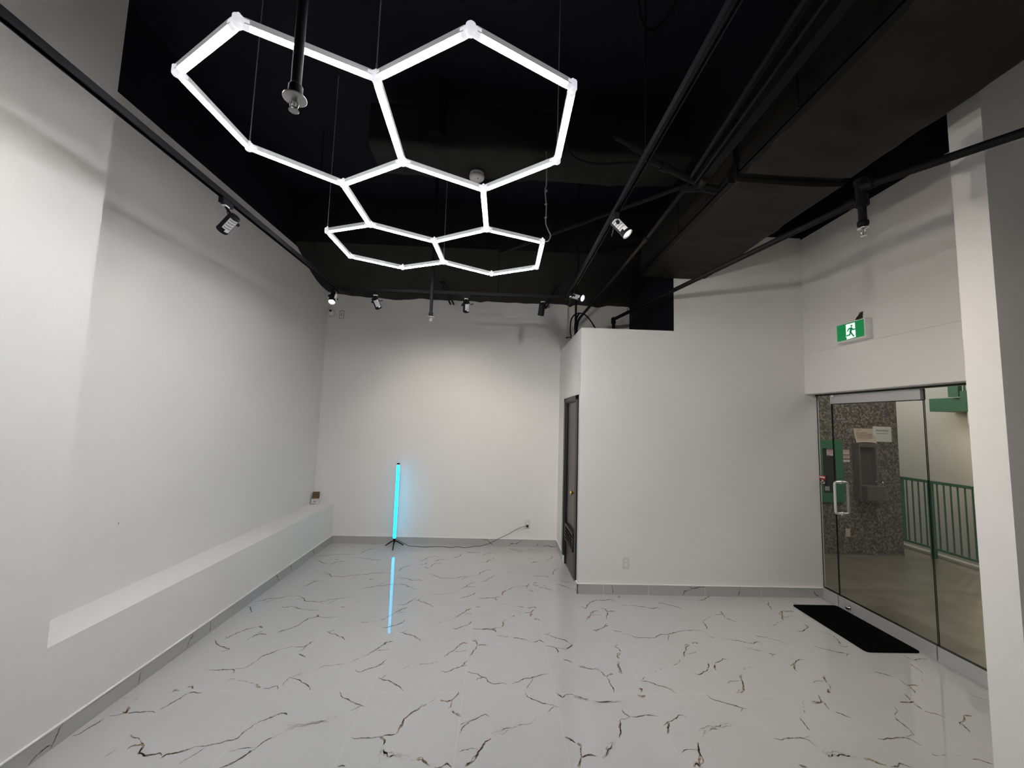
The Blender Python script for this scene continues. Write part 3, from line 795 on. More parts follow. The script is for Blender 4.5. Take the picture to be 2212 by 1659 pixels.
# decal on the left sidelight
dc=empty('warning_decal',(XG-.008,4.32,1.19),'small red and black warning decal stuck on the glass beside the door handle','decal')
xd=XG-.0075
MB().box((xd,4.272,1.246),(xd-.0006,4.352,1.290)).build('red_band',M['decalred'],dc)
MB().box((xd-.0007,4.280,1.262),(xd-.0011,4.346,1.277)).build('white_stripe',M['decalwhite'],dc)
MB().box((xd,4.272,1.195),(xd-.0006,4.352,1.245)).build('black_panel',M['decalblack'],dc)
rg=[]
for k in range(24): a=2*PI*k/24; rg.append((4.312+.030*math.cos(a),1.215+.013*math.sin(a)))
ri=[(4.312+(y-4.312)*.8,1.215+(z-1.215)*.6) for y,z in rg]
m=MB(); m.add([(xd-.0008,y,z) for y,z in rg]+[(xd-.0008,y,z) for y,z in ri],[(k,(k+1)%24,24+(k+1)%24,24+k) for k in range(24)]); m.box((xd-.0007,4.30,1.232),(xd-.0011,4.324,1.241))
m.build('white_emblem',M['decalwhite'],dc)

# ------------------------------------------------------------------ corridor beyond the glass
YGr=5.84
struct('corridor_floor',MB().box((XG+.03,1.2,-.12),(6.40,9.5,0)),M['corrfloor'])
struct('wall_corridor_granite',MB().box((XG+.1,YGr,0),(5.945,YGr+.25,3.4)),M['granite'])
struct('wall_corridor_far',MB().box((9.0,2.0,-3.0),(9.2,16,6.0)),M['corrwall'])
struct('wall_corridor_end',MB().box((5.945,15.8,-3),(9.0,16,6.0)),M['corrwall'])
struct('trim_3',MB().box((6.40,1.2,-.25),(6.50,9.5,.03)),M['corrwall'])
gr=empty('guard_railing',(6.28,5.7,0),'green metal guard railing with upright bars seen through the glass','railing')
rx=6.28
MB().box((rx-.022,2.2,1.055),(rx+.022,6.185,1.095)).build('top_rail',M['green'],gr,bevel=.006)
MB().box((rx-.016,2.2,.125),(rx+.016,6.185,.155)).build('bottom_rail',M['green'],gr,bevel=.004)
for y in (6.16,5.735,4.9,4.0,3.1): MB().box((rx-.028,y-.024,0 if y<6.1 else .125),(rx+.028,y+.024,1.06)).build('post',M['green'],gr,bevel=.004)
y=6.16-.085
while y>2.3:
    if all(abs(y-p)>.05 for p in (6.16,5.735,4.9,4.0,3.1)): MB().box((rx-.007,y-.007,.15),(rx+.007,y+.007,1.06)).build('baluster',M['green'],gr)
    y-=.0865
bf=empty('balcony',(8.5,7.0,2.2),'green upper balcony edge with barred railing beyond the glass','balcony')
MB().box((8.5,5.2,2.20),(8.95,7.68,2.45)).build('fascia',M['greenfascia'],bf)
MB().box((8.40,5.2,2.35),(8.95,7.06,2.56)).build('fascia_step',M['greenfascia'],bf)
pb=MB().box((8.42,7.10,2.46),(8.50,7.27,2.95)).box((8.42,5.2,2.90),(8.50,7.27,2.95)); pb.build('balcony_post',M['greenfascia'],bf)
for i in range(14): MB().box((8.45,7.02-i*.09,2.5),(8.47,7.045-i*.09,2.92)).build('bar',M['green'],bf)
struct('trim_4',MB().box((8.52,5.0,1.96),(9.0,7.06,2.19)),M['corrwall'])
# fire hose cabinet
fc=empty('fire_cabinet',(4.87,YGr,.74),'green framed fire cabinet with dark glass on the granite wall','cabinet')
x0,x1,z0,z1=4.665,5.07,.738,1.632; ix0,ix1,iz0,iz1=4.762,4.952,.865,1.51
fm=MB()
for a,b in (((x0,YGr-.03,z0),(ix0,YGr,z1)),((ix1,YGr-.03,z0),(x1,YGr,z1)),((ix0,YGr-.03,z0),(ix1,YGr,iz0)),((ix0,YGr-.03,iz1),(ix1,YGr,z1))): fm.box(a,b)
fm.build('frame',M['green'],fc)
MB().box((ix0,YGr-.012,iz0),(ix1,YGr-.004,iz1)).build('dark_glass',M['cabglass'],fc)
s=MB().box((4.838,YGr-.0135,1.405),(4.935,YGr-.012,1.508),0)
for i in range(5): s.box((4.85,YGr-.0142,1.49-i*.014),(4.92,YGr-.0135,1.495-i*.014),1)
s.box((4.843,YGr-.0142,1.41),(4.88,YGr-.0135,1.42),2)
s.build('instruction_label',[M['pinklabel'],M['redink'],M['ink']],fc)
MB().box((4.79,YGr-.0135,.90),(4.86,YGr-.012,.96)).build('grey_tag',M['grey'],fc)
# small wall labels beside it
lab=[]
for i,(za,zb) in enumerate(((1.430,1.506),(1.372,1.425),(1.320,1.360))):
    t=empty('wall_label',(5.14,YGr,za),['pink label, top one of three beside the drinking fountain','pink label, middle one of three beside the drinking fountain','pale label, lowest of three beside the drinking fountain'][i],'label','small labels on the granite wall')
    MB().box((5.086,YGr-.002,za),(5.192,YGr,zb)).build('sheet',M['pinklabel'] if i<2 else M['paper'],t)
    tx=MB(); tx.box((5.086,YGr-.0026,zb-.012),(5.192,YGr-.002,zb))
    if i<2:
        for k in range(2): tx.box((5.10,YGr-.0026,zb-.024-k*.012),(5.178,YGr-.002,zb-.020-k*.012))
    tx.build('print',M['redink'],t)
# two notices
n1=empty('paper_notice',(5.42,YGr,1.61),'tan curled paper notice taped above the drinking fountain','notice','paper notices')
c=MB()
def curl(u,v): return (5.268+u*.33+(.02*(1-v) if u<.5 else 0)*(1-u),YGr-.004-.018*(1-v)**3,1.605+v*.212-.012*math.sin(u*PI)*(v<.05)*-1)
N=8; vs=[curl(i/N,j/N) for j in range(N+1) for i in range(N+1)]
c.add(vs,[(j*(N+1)+i,j*(N+1)+i+1,(j+1)*(N+1)+i+1,(j+1)*(N+1)+i) for j in range(N) for i in range(N)])
c.build('sheet',M['papertan'],n1)
t=MB()
for i,(a,b) in enumerate(((.12,.34),(.12,.62),(.10,.86),(.12,.86),(.12,.84),(.12,.82),(.12,.60))):
    z=1.79-i*.022-(.0 if i<1 else .012); t.box((5.268+a*.33,YGr-.0075-.001*i,z),(5.268+b*.33,YGr-.0070-.001*i,z+.006))
t.build('print',M['inktan'],n1)
n2=empty('paper_notice',(5.70,YGr,1.63),'white paper notice taped at the right above the drinking fountain','notice','paper notices')
MB().box((5.562,YGr-.006,1.628),(5.845,YGr-.004,1.853)).build('sheet',M['paper'],n2)
t=MB()
for z in (1.798,1.785,1.748): t.box((5.61,YGr-.007,z),(5.80 if z>1.75 else 5.78,YGr-.006,z+.006))
t.build('print',M['ink'],n2)
# drinking fountain
df=empty('drinking_fountain',(5.39,YGr,.78),'grey steel wall-mounted drinking fountain on the granite wall','fountain')
b=MB()
bx0,bx1,by=5.235,5.515,YGr-.11
b.box((bx0,by,.79),(5.262,YGr,1.60)).box((5.49,by,.79),(bx1,YGr,1.60)).box((5.262,by,1.545),(5.49,YGr,1.60)).box((5.262,YGr-.03,1.0),(5.49,YGr,1.545)).box((5.262,by,.79),(5.49,YGr,1.0))
b.build('cabinet',M['steel'],df,bevel=.006)
MB().box((5.262,YGr-.034,1.0),(5.49,YGr-.03,1.545)).build('recess_panel',M['steeldark'],df)
o=MB(); out=[(5.25,YGr-.10),(5.25,YGr-.21)]
for k in range(7): a=k/6*PI/2; out.append((5.50+.045*math.sin(a),YGr-.165-.045*math.cos(a)))
out+=[(5.545,YGr-.10)]
o.poly_prism(out,lambda u,v,t:(u,v,.80+t),.205); o.build('basin',M['steel'],df,bevel=.008)
MB().cyl((5.50,YGr-.17,1.005),(5.50,YGr-.17,1.045),.012,seg=12).sphere((5.512,YGr-.17,1.052),.018,12,8).build('bubbler',M['chrome'],df)
MB().lathe((5.47,YGr-.11,1.06),(0,-1,0),[(0,0),(0,.012),(.012,.012),(.012,0)],12).build('push_button',M['chrome'],df)

def outlet(name, c, n, label, cover, duplex=True, group=None):
    """wall plate 72 x 118 mm, centre c on the wall, facing n (axis aligned, -y)"""
    x,y,z=c
    e=empty(name,(x,y,z-.059),label,'outlet',group)
    MB().box((x-.036,y-.006,z-.059),(x+.036,y,z+.059)).build('cover_plate',cover,e,bevel=.003)
    for s in (1,-1):
        r=MB(); pts=[]
        for k in range(20):
            a=2*PI*k/20; pts.append((x+.0165*max(-.85,min(.85,1.2*math.cos(a))),z+s*.020+.0145*math.sin(a)))
        r.poly_prism(pts,lambda u,v,t:(u,y-.006-t,v),.0025); rr=r.build('socket',M['plastic'],e)
        q=MB().box((x-.008,y-.0092,z+s*.020),(x-.0055,y-.0084,z+s*.020+.008)).box((x+.0055,y-.0092,z+s*.020),(x+.008,y-.0084,z+s*.020+.007)).cyl((x,y-.0084,z+s*.020-.007),(x,y-.0092,z+s*.020-.007),.0028,seg=10)
        q.build('slots',M['slot'],rr)
    MB().cyl((x,y-.006,z),(x,y-.0075,z),.003,seg=8).build('screw',M['grey'],e)
    return e
outlet('power_outlet',(1.393,YW,.318),None,'white wall outlet low on the front wall of the washroom block',M['plate'])
outlet('power_outlet',(.459,YB,.305),None,'white wall outlet on the back wall with a black plug in it',M['plate'])
outlet('power_outlet',(5.115,YGr,.305),None,'beige wall outlet low on the granite wall outside the glass',M['papertan'])
# ------------------------------------------------------------------ hexagon light
V={k:Vector(v) for k,v in {'a1':(-0.983,1.356,3.178),'a2':(-1.388,1.602,3.19),'a3':(-1.385,2.082,3.199),'a4':(-0.973,2.316,3.157),'a5':(-0.561,2.07,3.15),'a6':(-0.563,1.59,3.203),
 'b1':(-0.147,1.344,3.188),'b2':(0.268,1.578,3.2),'b3':(0.271,2.058,3.196),'b4':(-0.137,2.304,3.157),'c1':(-0.131,2.784,3.145),'c2':(-0.544,3.03,3.149),'c3':(-0.965,2.796,3.147),
 'd1':(-0.539,3.51,3.176),'d2':(-0.962,3.756,3.202),'d3':(-1.374,3.522,3.2),'d4':(-1.373,3.042,3.199),'e1':(0.297,3.018,3.175),'e2':(0.298,3.498,3.16),'e3':(-0.114,3.744,3.17)}.items()}
E=['a1a2','a2a3','a3a4','a4a5','a5a6','a6a1','a6b1','b1b2','b2b3','b3b4','b4a5','b4c1','c1c2','c2c3','c3a4','c3d4','d4d3','d3d2','d2d1','d1c2','c1e1','e1e2','e2e3','e3d1']
hexl=empty('hexagon_light',(-.55,2.55,3.17),'white LED light made of five linked hexagons hanging from the black ceiling','ceiling light')
UP=Vector((0,0,1)); TW=.0155
def extrude_profile(mb,a,b,prof,mi=0,smooth=False,closed=True):
    d=(b-a).normalized(); s=d.cross(UP).normalized(); w=s.cross(d).normalized(); n=len(prof)
    vs=[p+s*u+w*v for p in(a,b) for u,v in prof]
    r=n if closed else n-1
    mb.add(vs,[(k,(k+1)%n,n+(k+1)%n,n+k) for k in range(r)],mi,smooth)
    if closed: mb.add(vs[:n],[list(range(n))[::-1]],mi); mb.add(vs[n:],[list(range(n))],mi)
for e in E:
    a,b=V[e[:2]],V[e[2:]]; d=(b-a).normalized(); a2=a+d*.020; b2=b-d*.020
    h=MB(); extrude_profile(h,a2,b2,[(-.0172,-.0088),(-.0168,.014),(-.009,.021),(.009,.021),(.0168,.014),(.0172,-.0088),(.0158,-.0088),(.0158,0),(-.0158,0),(-.0158,-.0088)])
    ho=h.build('light_tube',M['housing'],hexl)
    q=MB(); prof=[(.0154*math.cos(PI+PI*k/10),.0150*math.sin(PI+PI*k/10)-.0005) for k in range(11)]
    dv=(b-a).normalized(); s=dv.cross(UP).normalized(); w=s.cross(dv)
    vs=[p+s*u+w*v for p in(a2,b2) for u,v in prof]
    q.add(vs,[(k,k+1,11+k+1,11+k) for k in range(10)],0,False)
    mo=q.build('led_diffuser',M['led'],ho,recalc=False)
    # make sure the emitting side faces down
    me=mo.data
    if sum(p.normal.z for p in me.polygons)>0: me.flip_normals()
for n,p in V.items():
    c=MB()
    for e in E:
        if n in (e[:2],e[2:]):
            o=V[e[2:]] if e[:2]==n else V[e[:2]]
            d=(o-p).normalized()
            prof=[(.0185*math.cos(2*PI*k/16),.0195*math.sin(2*PI*k/16)+.002) for k in range(16)]
            extrude_profile(c,p+d*.004,p+d*.036,prof,0,True)
    c.lathe(p+Vector((0,0,.024)),(0,0,-1),[(0,0),(.001,.014),(.005,.019),(.036,.019),(.042,.015),(.044,0)],20)
    c.cyl(p+Vector((0,0,.022)),p+Vector((0,0,.034)),.006,seg=10)
    c.build('connector',M['connector'],hexl)
for n in ('a3','a6','b3','d4','d1'):
    p=V[n]; c=MB(); L=ZC-p.z-.03; pts=[]; k=0; z=.03
    while z<L+.03: pts.append((p.x+.0008*math.cos(z*260),p.y+.0008*math.sin(z*260),p.z+z)); z+=.012
    pts.append((p.x,p.y,ZC-.002)); c.tube(pts,.0026,6)
    c.lathe((p.x,p.y,p.z+.03),(0,0,1),[(0,.004),(.006,.0065),(.012,.004),(.03,.004),(.035,0)],10)
    c.build('suspension_cable',M['cable'],hexl)
p=V['e1']
pw=smooth_path([p+Vector((.018,0,.005)),p+Vector((.045,0,.012)),p+Vector((.062,0,.055)),p+Vector((.040,0,.105)),p+Vector((.022,0,.16)),p+Vector((.024,0,.28)),p+Vector((.012,0,.42)),p+Vector((.02,0,.48)),p+Vector((.015,.0,.70)),(p.x+.012,p.y,3.925)],6)
pc=MB().tube(pw,.0048,8)
for z in (.20,.31,.42): pc.cyl(p+Vector((.018,0,z-.006)),p+Vector((.024,0,z+.006)),.009,seg=8)
pc.build('power_cable',M['cable'],hexl,label='grey looped power cable at the right rear corner')

# ------------------------------------------------------------------ lighting track
ZT=3.12; TX0,TX1,TY1=-1.752,.700,4.225
tr=empty('lighting_track',(-.53,2.0,ZT),'black U-shaped lighting track hung around the hexagon light','track')
def rail(a,b):
    r=MB(); a=Vector(a);b=Vector(b)
    extrude_profile(r,a,b,[(-.0175,-.016),(-.0175,.018),(.0175,.018),(.0175,-.016),(.0125,-.016),(.0125,.008),(.006,.008),(.006,-.006),(-.006,-.006),(-.006,.008),(-.0125,.008),(-.0125,-.016)])
    return r.build('rail',M['track'],tr)
rail((TX0,-1.6,ZT),(TX0,TY1-.018,ZT)); rail((TX0-.0175,TY1,ZT),(TX1-.018,TY1,ZT)); rail((TX1,TY1+.0175,ZT),(TX1,-1.6,ZT))
for x in (TX0,TX1): MB().box((x-.028,TY1-.028,ZT-.018),(x+.028,TY1+.028,ZT+.021)).build('corner_joint',M['track'],tr,bevel=.004)
for x,y in ((TX0,3.66),(TX0,.4),(-.054,TY1),(TX1,3.60),(TX1,1.9)):
    MB().cyl((x,y,ZT+.015),(x,y,ZC),.0045,seg=8).cyl((x,y,ZT+.015),(x,y,ZT+.05),.009,seg=10).cyl((x,y,ZT-.020),(x,y,ZT-.012),.006,seg=8).build('hanger_rod',M['grey'] if False else M['pipe'],tr)

def spotlight(px,py,along,tail,lens,label,lit=18,sticker=None,knob=1,cone=62,aim=None):
    """track spotlight: adapter at (px,py) under the track, cylinder body from tail to lens"""
    tail=Vector(tail); lens=Vector(lens); ax=(lens-tail).normalized(); R=.0335
    e=empty('track_spotlight',(px,py,ZT-.02),label,'spotlight','black spotlights on the lighting track')
    al=Vector((0,1,0)) if along=='y' else Vector((1,0,0)); ac=Vector((1,0,0)) if along=='y' else Vector((0,1,0))
    MB().obox((px,py,ZT-.034),al*.048,ac*.0165,(0,0,.018)).build('adapter',M['spot'],e,bevel=.003)
    MB().obox((px,py,ZT-.0565),al*.020,ac*.012,(0,0,.0045)).build('latch',M['sticker'],e,bevel=.001)
    mid=tail+ax*.045
    side=ax.cross(Vector((0,0,1)))
    side=Vector((1,0,0)) if side.length<.1 else side.normalized()
    if abs(side.x)<abs(side.y): side=side if side.y*-1>0 else -side
    side=side*knob
    j=mid+side*(R+.010); top=Vector((px,py,ZT-.058))
    st=MB().cyl(top,j+Vector((0,0,.004)),.0075,seg=12).cyl(j-side*.012,j+side*.008,.0105,seg=12); st.build('stem',M['spot'],e)
    L=(lens-tail).length
    b=MB().lathe(tail,ax,[(0,0),(0,R-.004),(.004,R),(L-.012,R),(L-.010,R+.0012),(L,R+.0012),(L,R-.003),(L-.010,R-.0045),(L-.010,0)],28)
    bo=b.build('lamp_body',M['spot'],e)
    l=MB(); l.lathe(lens-ax*.0085,ax,[(0,0.0),(0.0002,R-.0045),(.004,R-.006),(.006,R*.5),(.0065,0)],24)
    l.build('lens',M['lens'],bo,label='lit round lens')
    rim=MB().lathe(lens-ax*.001,ax,[(0,R-.003),(.0016,R-.003),(.0016,R+.0014),(0,R+.0014)],28); rim.build('rim',M['plastic'],bo)
    if sticker is not None:
        d,u,w=MB().frame(ax); s=MB(); rr=R+.0006
        def pt(a,t,o=0): return tail+ax*t+(u*math.cos(a)+w*math.sin(a))*(rr+o)
        # centre the sticker on the direction given
        sv=Vector(sticker); sv=(sv-ax*sv.dot(ax)).normalized(); a0=math.atan2(sv.dot(w),sv.dot(u))
        n=8; vs=[pt(a0-.75+1.5*k/n,t) for t in(.012,L*.72) for k in range(n+1)]
        s.add(vs,[(k,k+1,n+2+k,n+1+k) for k in range(n)],0)
        vs=[pt(a0-.1+.85*k/n,t) for t in(L*.72,L*.85) for k in range(n+1)]
        s.add(vs,[(k,k+1,n+2+k,n+1+k) for k in range(n)],0)
        for i in range(4):
            t=.018+i*(L*.60)/4
            vs=[pt(a0-.65+1.3*k/n,tt,.0004) for tt in(t,t+L*.085) for k in range(n+1)]
            s.add(vs,[(k,k+1,n+2+k,n+1+k) for k in range(n)],1)
        s.build('sticker',[M['sticker'],M['stickerink']],bo)
    cpts=smooth_path([top+al*.012,top+al*.02+Vector((0,0,-.03)),top+al*.05+Vector((0,0,-.055)),top+al*.075+Vector((0,0,-.045)),top+al*.06+Vector((0,0,-.062)),tail-ax*.0+al*.012],5)
    MB().tube(cpts,.0028,6).build('cord',M['cord'],e)
    if lit:
        ld=bpy.data.lights.new('lamp_beam','SPOT'); ld.energy=lit; ld.color=(1,.86,.70); ld.spot_size=math.radians(cone); ld.spot_blend=1; ld.shadow_soft_size=.03
        lo=bpy.data.objects.new('lamp_beam',ld); COL.objects.link(lo); lo.parent=e
        lo.location=lens+ax*.012-Vector(e.location); aim=(Vector(aim)-lens).normalized() if aim else ax; lo.rotation_euler=aim.to_track_quat('-Z','Y').to_euler()
    return e
spotlight(TX0,2.47,'y',(-1.655,2.42,2.976),(-1.7546,2.46,2.901),'black spotlight with silver sticker hanging alone midway along the left track',lit=SP1,sticker=(.9,-.5,0),knob=-1)
spotlight(TX0,4.17,'y',(-1.752,4.150,3.045),(-1.742,4.075,2.930),'lit spotlight at the left rear corner of the track, above the white dome camera',lit=SP2,sticker=(1,0,0))
spotlight(-1.351,TY1,'x',(-1.350,4.190,3.022),(-1.326,4.275,2.940),'tilted black spotlight with white sticker, first from the left on the rear track',cone=95,lit=SP3,sticker=(.35,-1,0),knob=-1)
spotlight(-.388,TY1,'x',(-.382,4.190,3.022),(-.390,4.275,2.938),'black spotlight with white sticker, right of the hanging rear sprinkler',cone=95,lit=SP3,sticker=(.45,-1,0),knob=-1)
spotlight(.433,TY1,'x',(.428,4.195,3.036),(.420,4.262,2.925),'plain black spotlight without sticker near the right end of the rear track',cone=95,lit=SP3,knob=1)
spotlight(TX1,4.02,'y',(.722,4.035,3.085),(.812,3.955,3.035),'lit spotlight at the right rear corner of the track, above the washroom block',cone=130,lit=SP6,sticker=(-.2,-1,-.4))
spotlight(TX1,2.44,'y',(.700,2.450,3.075),(.775,2.415,2.972),'lit spotlight with large silver sticker midway along the right track',cone=130,lit=SP7,sticker=(-.3,-1,-.3))

# ------------------------------------------------------------------ sprinklers
def sprinkler(x,y,zd,top,label,r=.0165,dish=True):
    e=empty('fire_sprinkler',(x,y,zd),label,'sprinkler')
    z=zd+.066
    p=MB().cyl((x,y,z+.02),(x,y,top),r,seg=18); p.build('drop_pipe',M['pipe'],e)
    MB().lathe((x,y,z-.022),(0,0,1),[(0,0),(0,r+.003),(.004,r+.0065),(.040,r+.0065),(.046,r+.003),(.046,0)],20).build('coupling',M['pipe'],e)
    if dish: MB().lathe((x,y,z-.026),(0,0,1),[(0,.008),(0,.034),(.002,.0365),(.005,.0365),(.010,.024),(.010,0)],28).build('escutcheon',M['escut'],e,label='round silver escutcheon')
    hd=MB().cyl((x,y,z-.026),(x,y,z-.037),.0085,seg=12)
    for s in (-1,1): hd.tube(smooth_path([(x+s*.008,y,z-.035),(x+s*.0125,y,z-.045),(x+s*.009,y,z-.058),(x,y,z-.064)],4),.0026,6)
    hd.cyl((x,y,z-.037),(x,y,z-.062),.0022,seg=8)
    ho=hd.build('sprinkler_head',M['escut'],e)
    df=MB(); n=20; ring=[]
    for k in range(n*2):
        a=2*PI*k/(n*2); rr=.0165 if (k//1)%2 else .0135
        ring.append((x+rr*math.cos(a),y+rr*math.sin(a)))
    df.poly_prism(ring,lambda u,v,t:(u,v,z-.066+t),.0016); df.build('deflector',M['escut'],ho)
    return e
sprinkler(-.700,1.25,2.765,ZC,'large near sprinkler with round disc hanging through the left front hexagon',r=.0160)
sprinkler(-.713,3.98,2.745,ZC,'rear sprinkler hanging on a long black pipe in front of the rear track')

# branch pipe along the right wall with its own sprinkler
sp=empty('sprinkler_pipe',(2.2,2.3,2.95),'black sprinkler pipe running under the large duct beside the right wall','pipe')
PE=Vector((1.505,5.28,3.18)); PT=Vector((2.19,2.33,3.205)); PT2=Vector((2.19,2.28,3.275)); PN=Vector((2.36,1.60,3.150))
MB().cyl(PE,PT,.0215,seg=16).build('pipe_run',M['pipe'],sp)
MB().cyl(PT2+Vector((0,0,0)),PT2+(PN-PT2)*1.9,.0215,seg=16).build('pipe_run',M['pipe'],sp)
MB().cyl(PE,(PE.x,PE.y,2.828),.0215,seg=16).sphere(PE,.033,14,10).cyl((PE.x,PE.y,PE.z-.06),(PE.x,PE.y,PE.z-.02),.031,seg=16).build('elbow_drop',M['pipe'],sp)
q=PT*.5+PT2*.5; q=Vector((2.197,2.30,0))
t=MB().cyl((q.x,q.y,3.16),(q.x,q.y,3.33),.031,seg=18).cyl((q.x,q.y,3.165),(q.x,q.y,3.19),.037,seg=18).cyl((q.x,q.y,3.30),(q.x,q.y,3.33),.037,seg=18)
d=(PE-PT).normalized(); t.cyl(PT-d*.01,PT+d*.05,.030,seg=16); d=(PN-PT2).normalized(); t.cyl(PT2,PT2+d*.06,.030,seg=16)
t.build('tee_fitting',M['pipe'],sp)
MB().cyl((q.x,q.y,3.16),(q.x,q.y,3.045),.0215,seg=16).lathe((q.x,q.y,3.028),(0,0,1),[(0,.0),(0,.022),(.01,.030),(.035,.030),(.038,.0)],8).build('drop_pipe',M['pipe'],sp)
hd=MB().lathe((q.x,q.y,3.016),(0,0,1),[(0,.010),(0,.028),(.004,.030),(.008,.028),(.010,.018),(.012,.0)],20)
for s in (-1,1): hd.tube(smooth_path([(q.x+s*.008,q.y,3.016),(q.x+s*.0135,q.y,3.0),(q.x+s*.010,q.y,2.98),(q.x,q.y,2.972)],4),.0026,6)
hd.cyl((q.x,q.y,3.016),(q.x,q.y,2.975),.0022,seg=8).cyl((q.x,q.y,2.972),(q.x,q.y,2.9705),.016,seg=20)
hd.build('sprinkler_head',M['chrome'],sp,label='small chrome sprinkler head')
g=PE+(PT-PE)*.135
hg=MB(); ring=[]
for k in range(17): a=2*PI*k/16; ring.append(g+Vector((.034*math.cos(a),0,.012+.040*math.sin(a))))
hg.tube(ring,.004,6).tube([g+Vector((0,0,.05)),g+Vector((-.01,0,.4)),(g.x-.02,g.y,ZC)],.005,6)
hg.build('pipe_hanger',M['pipe'],sp)

# ------------------------------------------------------------------ ducts and other ceiling services
rngd=random.Random(5)
def wrapped(name,x0,x1,y0,y1,z0,z1,axis,rad,mats,parent,n=44,sag=.012,**k):
    """soft wrapped rectangular duct with rounded corners and sagging wrinkles, running along axis"""
    prof=[]
    A0,A1=(x0,x1) if axis=='y' else (y0,y1)
    for cx,cz,s in ((A1-rad,z1-rad,0),(A0+rad,z1-rad,1),(A0+rad,z0+rad,2),(A1-rad,z0+rad,3)):
        for i in range(6):
            a=s*PI/2+i/5*PI/2; prof.append((cx+rad*math.cos(a),cz+rad*math.sin(a)))
    dense=[]
    for i in range(len(prof)):
        a=prof[i]; b=prof[(i+1)%len(prof)]; L=math.hypot(b[0]-a[0],b[1]-a[1]); m=max(1,int(L/.07))
        for j in range(m): dense.append((a[0]+(b[0]-a[0])*j/m,a[1]+(b[1]-a[1])*j/m))
    P=len(dense); S0,S1=(y0,y1) if axis=='y' else (x0,x1)
    ph=[rngd.uniform(0,6) for _ in range(6)]
    mb=MB(); vs=[]
    for i in range(n+1):
        s=S0+(S1-S0)*i/n
        for u,z in dense:
            f=math.sin(s*7+u*3+ph[0])*.5+math.sin(s*17+u*5+ph[1])*.35+math.sin(s*31-u*9+ph[2])*.25
            dz=-sag*max(0,f)*(1 if z<(z0+z1)/2 else .2) - sag*.5*math.sin(PI*min(1,max(0,(u-A0)/(A1-A0))))*(z<z0+rad)
            du=sag*.5*math.sin(s*5+z*8+ph[3])*(1 if z<z1-.02 else 0)
            vs.append((u+du,s,z+dz) if axis=='y' else (s,u+du,z+dz))
    fs=[(i*P+j,i*P+(j+1)%P,(i+1)*P+(j+1)%P,(i+1)*P+j) for i in range(n) for j in range(P)]
    mb.add(vs,fs,0,True); mb.add(vs[:P],[list(range(P))]); mb.add(vs[-P:],[list(range(P))[::-1]])
    return mb.build(name,mats,parent,**k)
ad=empty('air_duct',(1.93,1.5,3.45),'wide black wrapped air duct running along the right side under the ceiling','duct')
wrapped('duct_section',1.545,2.315,2.545,YW-.005,3.445,3.86,'y',.035,M['duct'],ad,n=60)
wrapped('duct_section',1.530,2.300,-1.9,2.455,3.445,3.86,'y',.035,M['duct'],ad,n=110)
MB().box((1.56,2.44,3.47),(2.27,2.56,3.85)).build('joint_collar',M['pipe'],ad)
for y0,y1 in ((2.56,4.3),(-1.8,2.44)): MB().box((1.515,y0,3.44),(1.56,y1,3.447)).box((1.515,y0,3.44),(1.519,y1,3.50)).build('corner_angle',M['pipe'],ad)
for y in (.3,1.9,3.3):
    for x in (1.50,): MB().cyl((x,y,3.44),(x,y,ZC),.006,seg=8).build('hanger_rod',M['pipe'],ad)
cd=empty('air_duct',(.2,3.25,3.9),'black wrapped cross duct behind the smoke detector','duct')
wrapped('duct_section',-1.10,1.50,3.03,3.46,3.93,4.30,'x',.05,M['duct'],cd,n=60,sag=.02)
for x in (-.7,.9):
    for y in (3.01,3.48): MB().cyl((x,y,3.95),(x,y,ZC),.006,seg=8).build('hanger_rod',M['pipe'],cd)
# soft wrapped duct along the top of the back wall
wd=empty('wrapped_duct',(-.3,5.5,3.54),'black wrapped bulkhead duct along the top of the back wall','duct')
prof=[(4.86,3.90),(4.92,3.85),(5.03,3.79),(5.16,3.725),(5.32,3.655),(5.48,3.605),(5.64,3.570),(5.80,3.548),(5.897,3.540)]
X0,X1=XN+.003,XF-.004; n=90; vs=[]
for i in range(n+1):
    x=X0+(X1-X0)*i/n
    for j,(y,z) in enumerate(prof):
        f=.5*math.sin(x*6.2+j*.8)+.35*math.sin(x*13+j*1.7+1)+.3*math.sin(x*27-j*.9)
        w=j/(len(prof)-1)
        lump=sum(a*math.exp(-((x-c)/s)**2) for c,s,a in ((-1.62,.13,.028),(-1.40,.10,.020),(-.32,.07,.022),(1.02,.035,.03),(1.43,.08,.022)))
        rise=.0 if x>X0+.35 else .05*(1-(x-X0)/.35)*w
        vs.append((x,y,z-.010*f*w-lump*w**4+rise))
P=len(prof); m=MB().add(vs,[(i*P+j,i*P+j+1,(i+1)*P+j+1,(i+1)*P+j) for i in range(n) for j in range(P-1)],0,True)
m.add([(X0,4.86,3.90),(X1,4.86,3.90),(X1,4.86,ZC-.004),(X0,4.86,ZC-.004)],[(0,1,2,3)])
m.build('duct_wrap',M['duct'],wd)
for xa,xb in ((-.853,-.770),(-.815,-.722),(.735,.610),(.770,.655)):
    s=MB(); a=Vector((xa,5.36,3.628)); b=Vector((xb,5.885,3.475))
    k=(b-a)/2; side=k.normalized().cross(Vector((0,0,1))).normalized(); nn=side.cross(k.normalized())
    s.obox((a+b)/2,k,side*.010,nn*.008); s.build('support_strut',M['track'],wd)
MB().sphere((-1.43,5.80,3.545),.018,10,6,sc=(1.6,1,.7)).build('clip',M['track'],wd)

